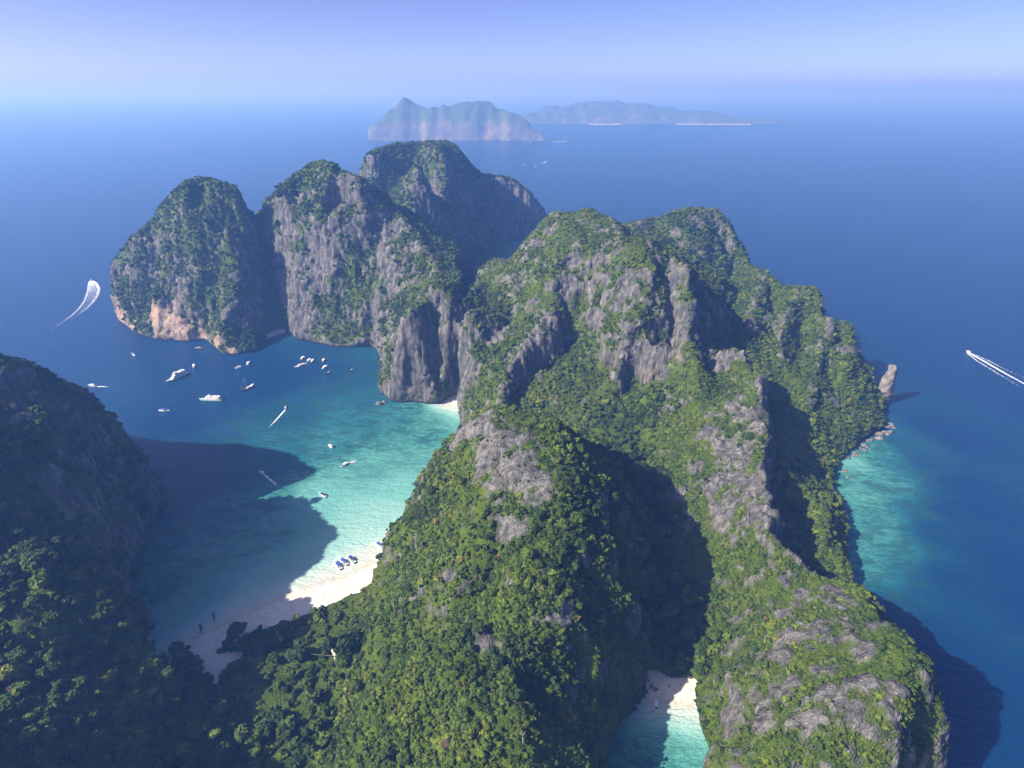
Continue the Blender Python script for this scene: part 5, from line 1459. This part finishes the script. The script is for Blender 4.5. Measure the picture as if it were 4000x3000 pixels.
# rocks
RK, nt, b = mat('shore_rock')
geo = node(nt, 'ShaderNodeNewGeometry')
def tx2(sx, sz, scale, det):
    m = node(nt, 'ShaderNodeMapping'); m.inputs['Scale'].default_value = (sx, sx, sz); nt.links.new(geo.outputs['Position'], m.inputs[0])
    n = node(nt, 'ShaderNodeTexNoise', i_Scale=scale, i_Detail=det, i_Roughness=0.65); nt.links.new(m.outputs[0], n.inputs['Vector']); return n.outputs[0]
n1_ = tx2(1, .35, .35, 6.0)
c1 = ramp(nt, n1_, [(0.3, (0.07, 0.06, 0.055)), (0.5, (0.17, 0.15, 0.14)), (0.7, (0.30, 0.275, 0.25))])
nt.links.new(c1.outputs[0], b.inputs['Base Color']); b.inputs['Roughness'].default_value = 0.95
bp = node(nt, 'ShaderNodeBump', i_Strength=0.8, i_Distance=0.8); nt.links.new(n1_, bp.inputs['Height']); nt.links.new(bp.outputs[0], b.inputs['Normal'])
def rock_mesh(name, seed):
    bm = bmesh.new(); bmesh.ops.create_icosphere(bm, subdivisions=3, radius=1)
    c = np.array([v.co[:] for v in bm.verts])
    f = 1 + fbm(c[:, 0] * 1.3 + seed * 9, c[:, 1] * 1.3, c[:, 2] * 1.3, 3, seed) * 0.75
    for v, k in zip(bm.verts, f): v.co = v.co * float(k)
    me = bpy.data.meshes.new(name); bm.to_mesh(me); bm.free(); me.materials.append(RK); return me
RM = [rock_mesh('rock_form', 60 + k) for k in range(5)]
def rock_at(u, v, r, where, grp, zz=None):
    x, y, _ = PF(u, v)
    k = pr.randrange(5)
    o = bpy.data.objects.new('boulder', RM[k]); COL.objects.link(o)
    o.location = (x, y, r * 0.25 if zz is None else zz); o.scale = (r * pr.uniform(.8, 1.3), r * pr.uniform(.8, 1.3), r * pr.uniform(.6, .95)); o.rotation_euler = (0, 0, pr.uniform(0, 6.28))
    size = 'large' if r > 3.2 else 'mid-sized' if r > 2 else 'small'
    tag(o, f'{size} brown boulder {where}', 'rock', grp)
for k in range(30):
    t = k / 29
    u = 3330 + 150 * t + pr.uniform(-12, 12); v = 1785 - 100 * t + pr.uniform(-16, 14)
    rock_at(u, v, pr.choice([1.0, 1.3, 1.7, 2.2, 3.2]), 'on the eastern shore ' + ('nearest the turquoise reef' if t < .4 else 'midway to the pillar' if t < .7 else 'nearest the leaning pillar'), 'boulders on the eastern shore')
for (u, v, r) in ((3462, 1668, 3.5), (3478, 1660, 2.5), (3490, 1672, 2.2), (3310, 1790, 3), (3298, 1842, 2.4), (3312, 1866, 2.0)):
    rock_at(u, v, r, 'standing off the eastern shore', 'boulders off the eastern shore')
for (u, v, r) in ((2528, 2660, 1.5), (2545, 2685, 1.3), (2560, 2698, 1.6), (2612, 2685, .8)):
    rock_at(u, v, r, 'on the sand of the small cove', 'rocks on the cove sand', 1.4)
for (u, v, r) in ((1480, 1580, 4), (1500, 1572, 3), (1740, 1560, 2.5)):
    rock_at(u, v, r, 'in the water at the foot of the grey cliff headland', 'rocks off the cliff headland')
# the leaning pillar
lev = [(0.0, 3458, 13, 11), (.12, 3455, 15.5, 13), (.28, 3456, 17, 14), (.45, 3462, 18.5, 14), (.58, 3468, 17, 13), (.70, 3477, 14.5, 12), (.82, 3484, 12.5, 11), (.92, 3490, 12, 10), (1.0, 3491, 9, 8)]
bx, by, _ = PF(3458, 1572)
top_z = 58.0
rings = []
NS = 26
for k in range(41):
    t = k / 40
    cu = np.interp(t, [l[0] for l in lev], [l[1] for l in lev]); w = np.interp(t, [l[0] for l in lev], [l[2] for l in lev]); dp = np.interp(t, [l[0] for l in lev], [l[3] for l in lev])
    z = -3 + (top_z + 3) * t
    dd = by * CC - (z - CAM_H) * SS
    cx = (cu - 2000) / FPX * dd
    ring = []
    for j in range(NS):
        a = j / NS * 2 * math.pi
        p = np.array([math.cos(a), math.sin(a)])
        f = 1 + 0.75 * float(ridged(np.array([p[0] * 1.5 + 3]), np.array([p[1] * 1.5]), np.array([z / 13]), 4, 131)[0]) * 0.5 + 0.5 * float(fbm(np.array([p[0] * 2.6 + 3]), np.array([p[1] * 2.6]), np.array([z / 5]), 3, 133)[0]) - 0.12
        ring.append((cx - bx + p[0] * w / 2 * f, p[1] * dp / 2 * f, z + (3.0 * float(vnoise(np.array([p[0] * 1.5]), np.array([p[1] * 1.5]), np.array([9.1]), 3)[0]) if k == 40 else 0)))
    rings.append(ring)
pil = bm_obj('rock_pillar', loft(rings), RK, None)
pil.location = (bx, by, 0)
for p in pil.data.polygons: p.use_smooth = True
tag(pil, 'leaning grey rock pillar standing in the sea off the eastern ridge', 'rock')
# a fallen pale log by the track and houses on the low island
o = bm_obj('log', rod_bm((0, 0, 0), (-16, 1.0, 0.6), 0.35, 0.18), BARK, None)
x, y, z = PF(1296, 2566, 6.9); o.location = (x, y, z + 1.2)
tag(o, 'long pale fallen log beside the sand track', 'log')
for k, (u, v) in enumerate(((2285, 470), (2290, 478), (2205, 480), (2120, 481), (2360, 479), (2813, 458), (2938, 470), (2925, 476), (2980, 474), (2700, 480))):
    x, y, _ = PF(u, 483)
    e = bpy.data.objects.new('house', None); COL.objects.link(e)
    b_ = (1500 - v) / FPX
    z = max(6.0, CAM_H + (-SS + b_ * CC) / (CC + b_ * SS) * (y + 120))
    e.location = (x, y + 120, z)
    bm_obj('wall', box_bm(-22, 22, 26, 26, -14, 12), 'white', e)
    rb = loft([[(-24, -15, 12), (-24, 15, 12), (-24, 0, 20)], [(24, -15, 12), (24, 15, 12), (24, 0, 20)]])
    bm_obj('roof', rb, 'offwhite', e)
    tag(e, 'pale house near the shore of the low faint island', 'house', 'houses on the low faint island')
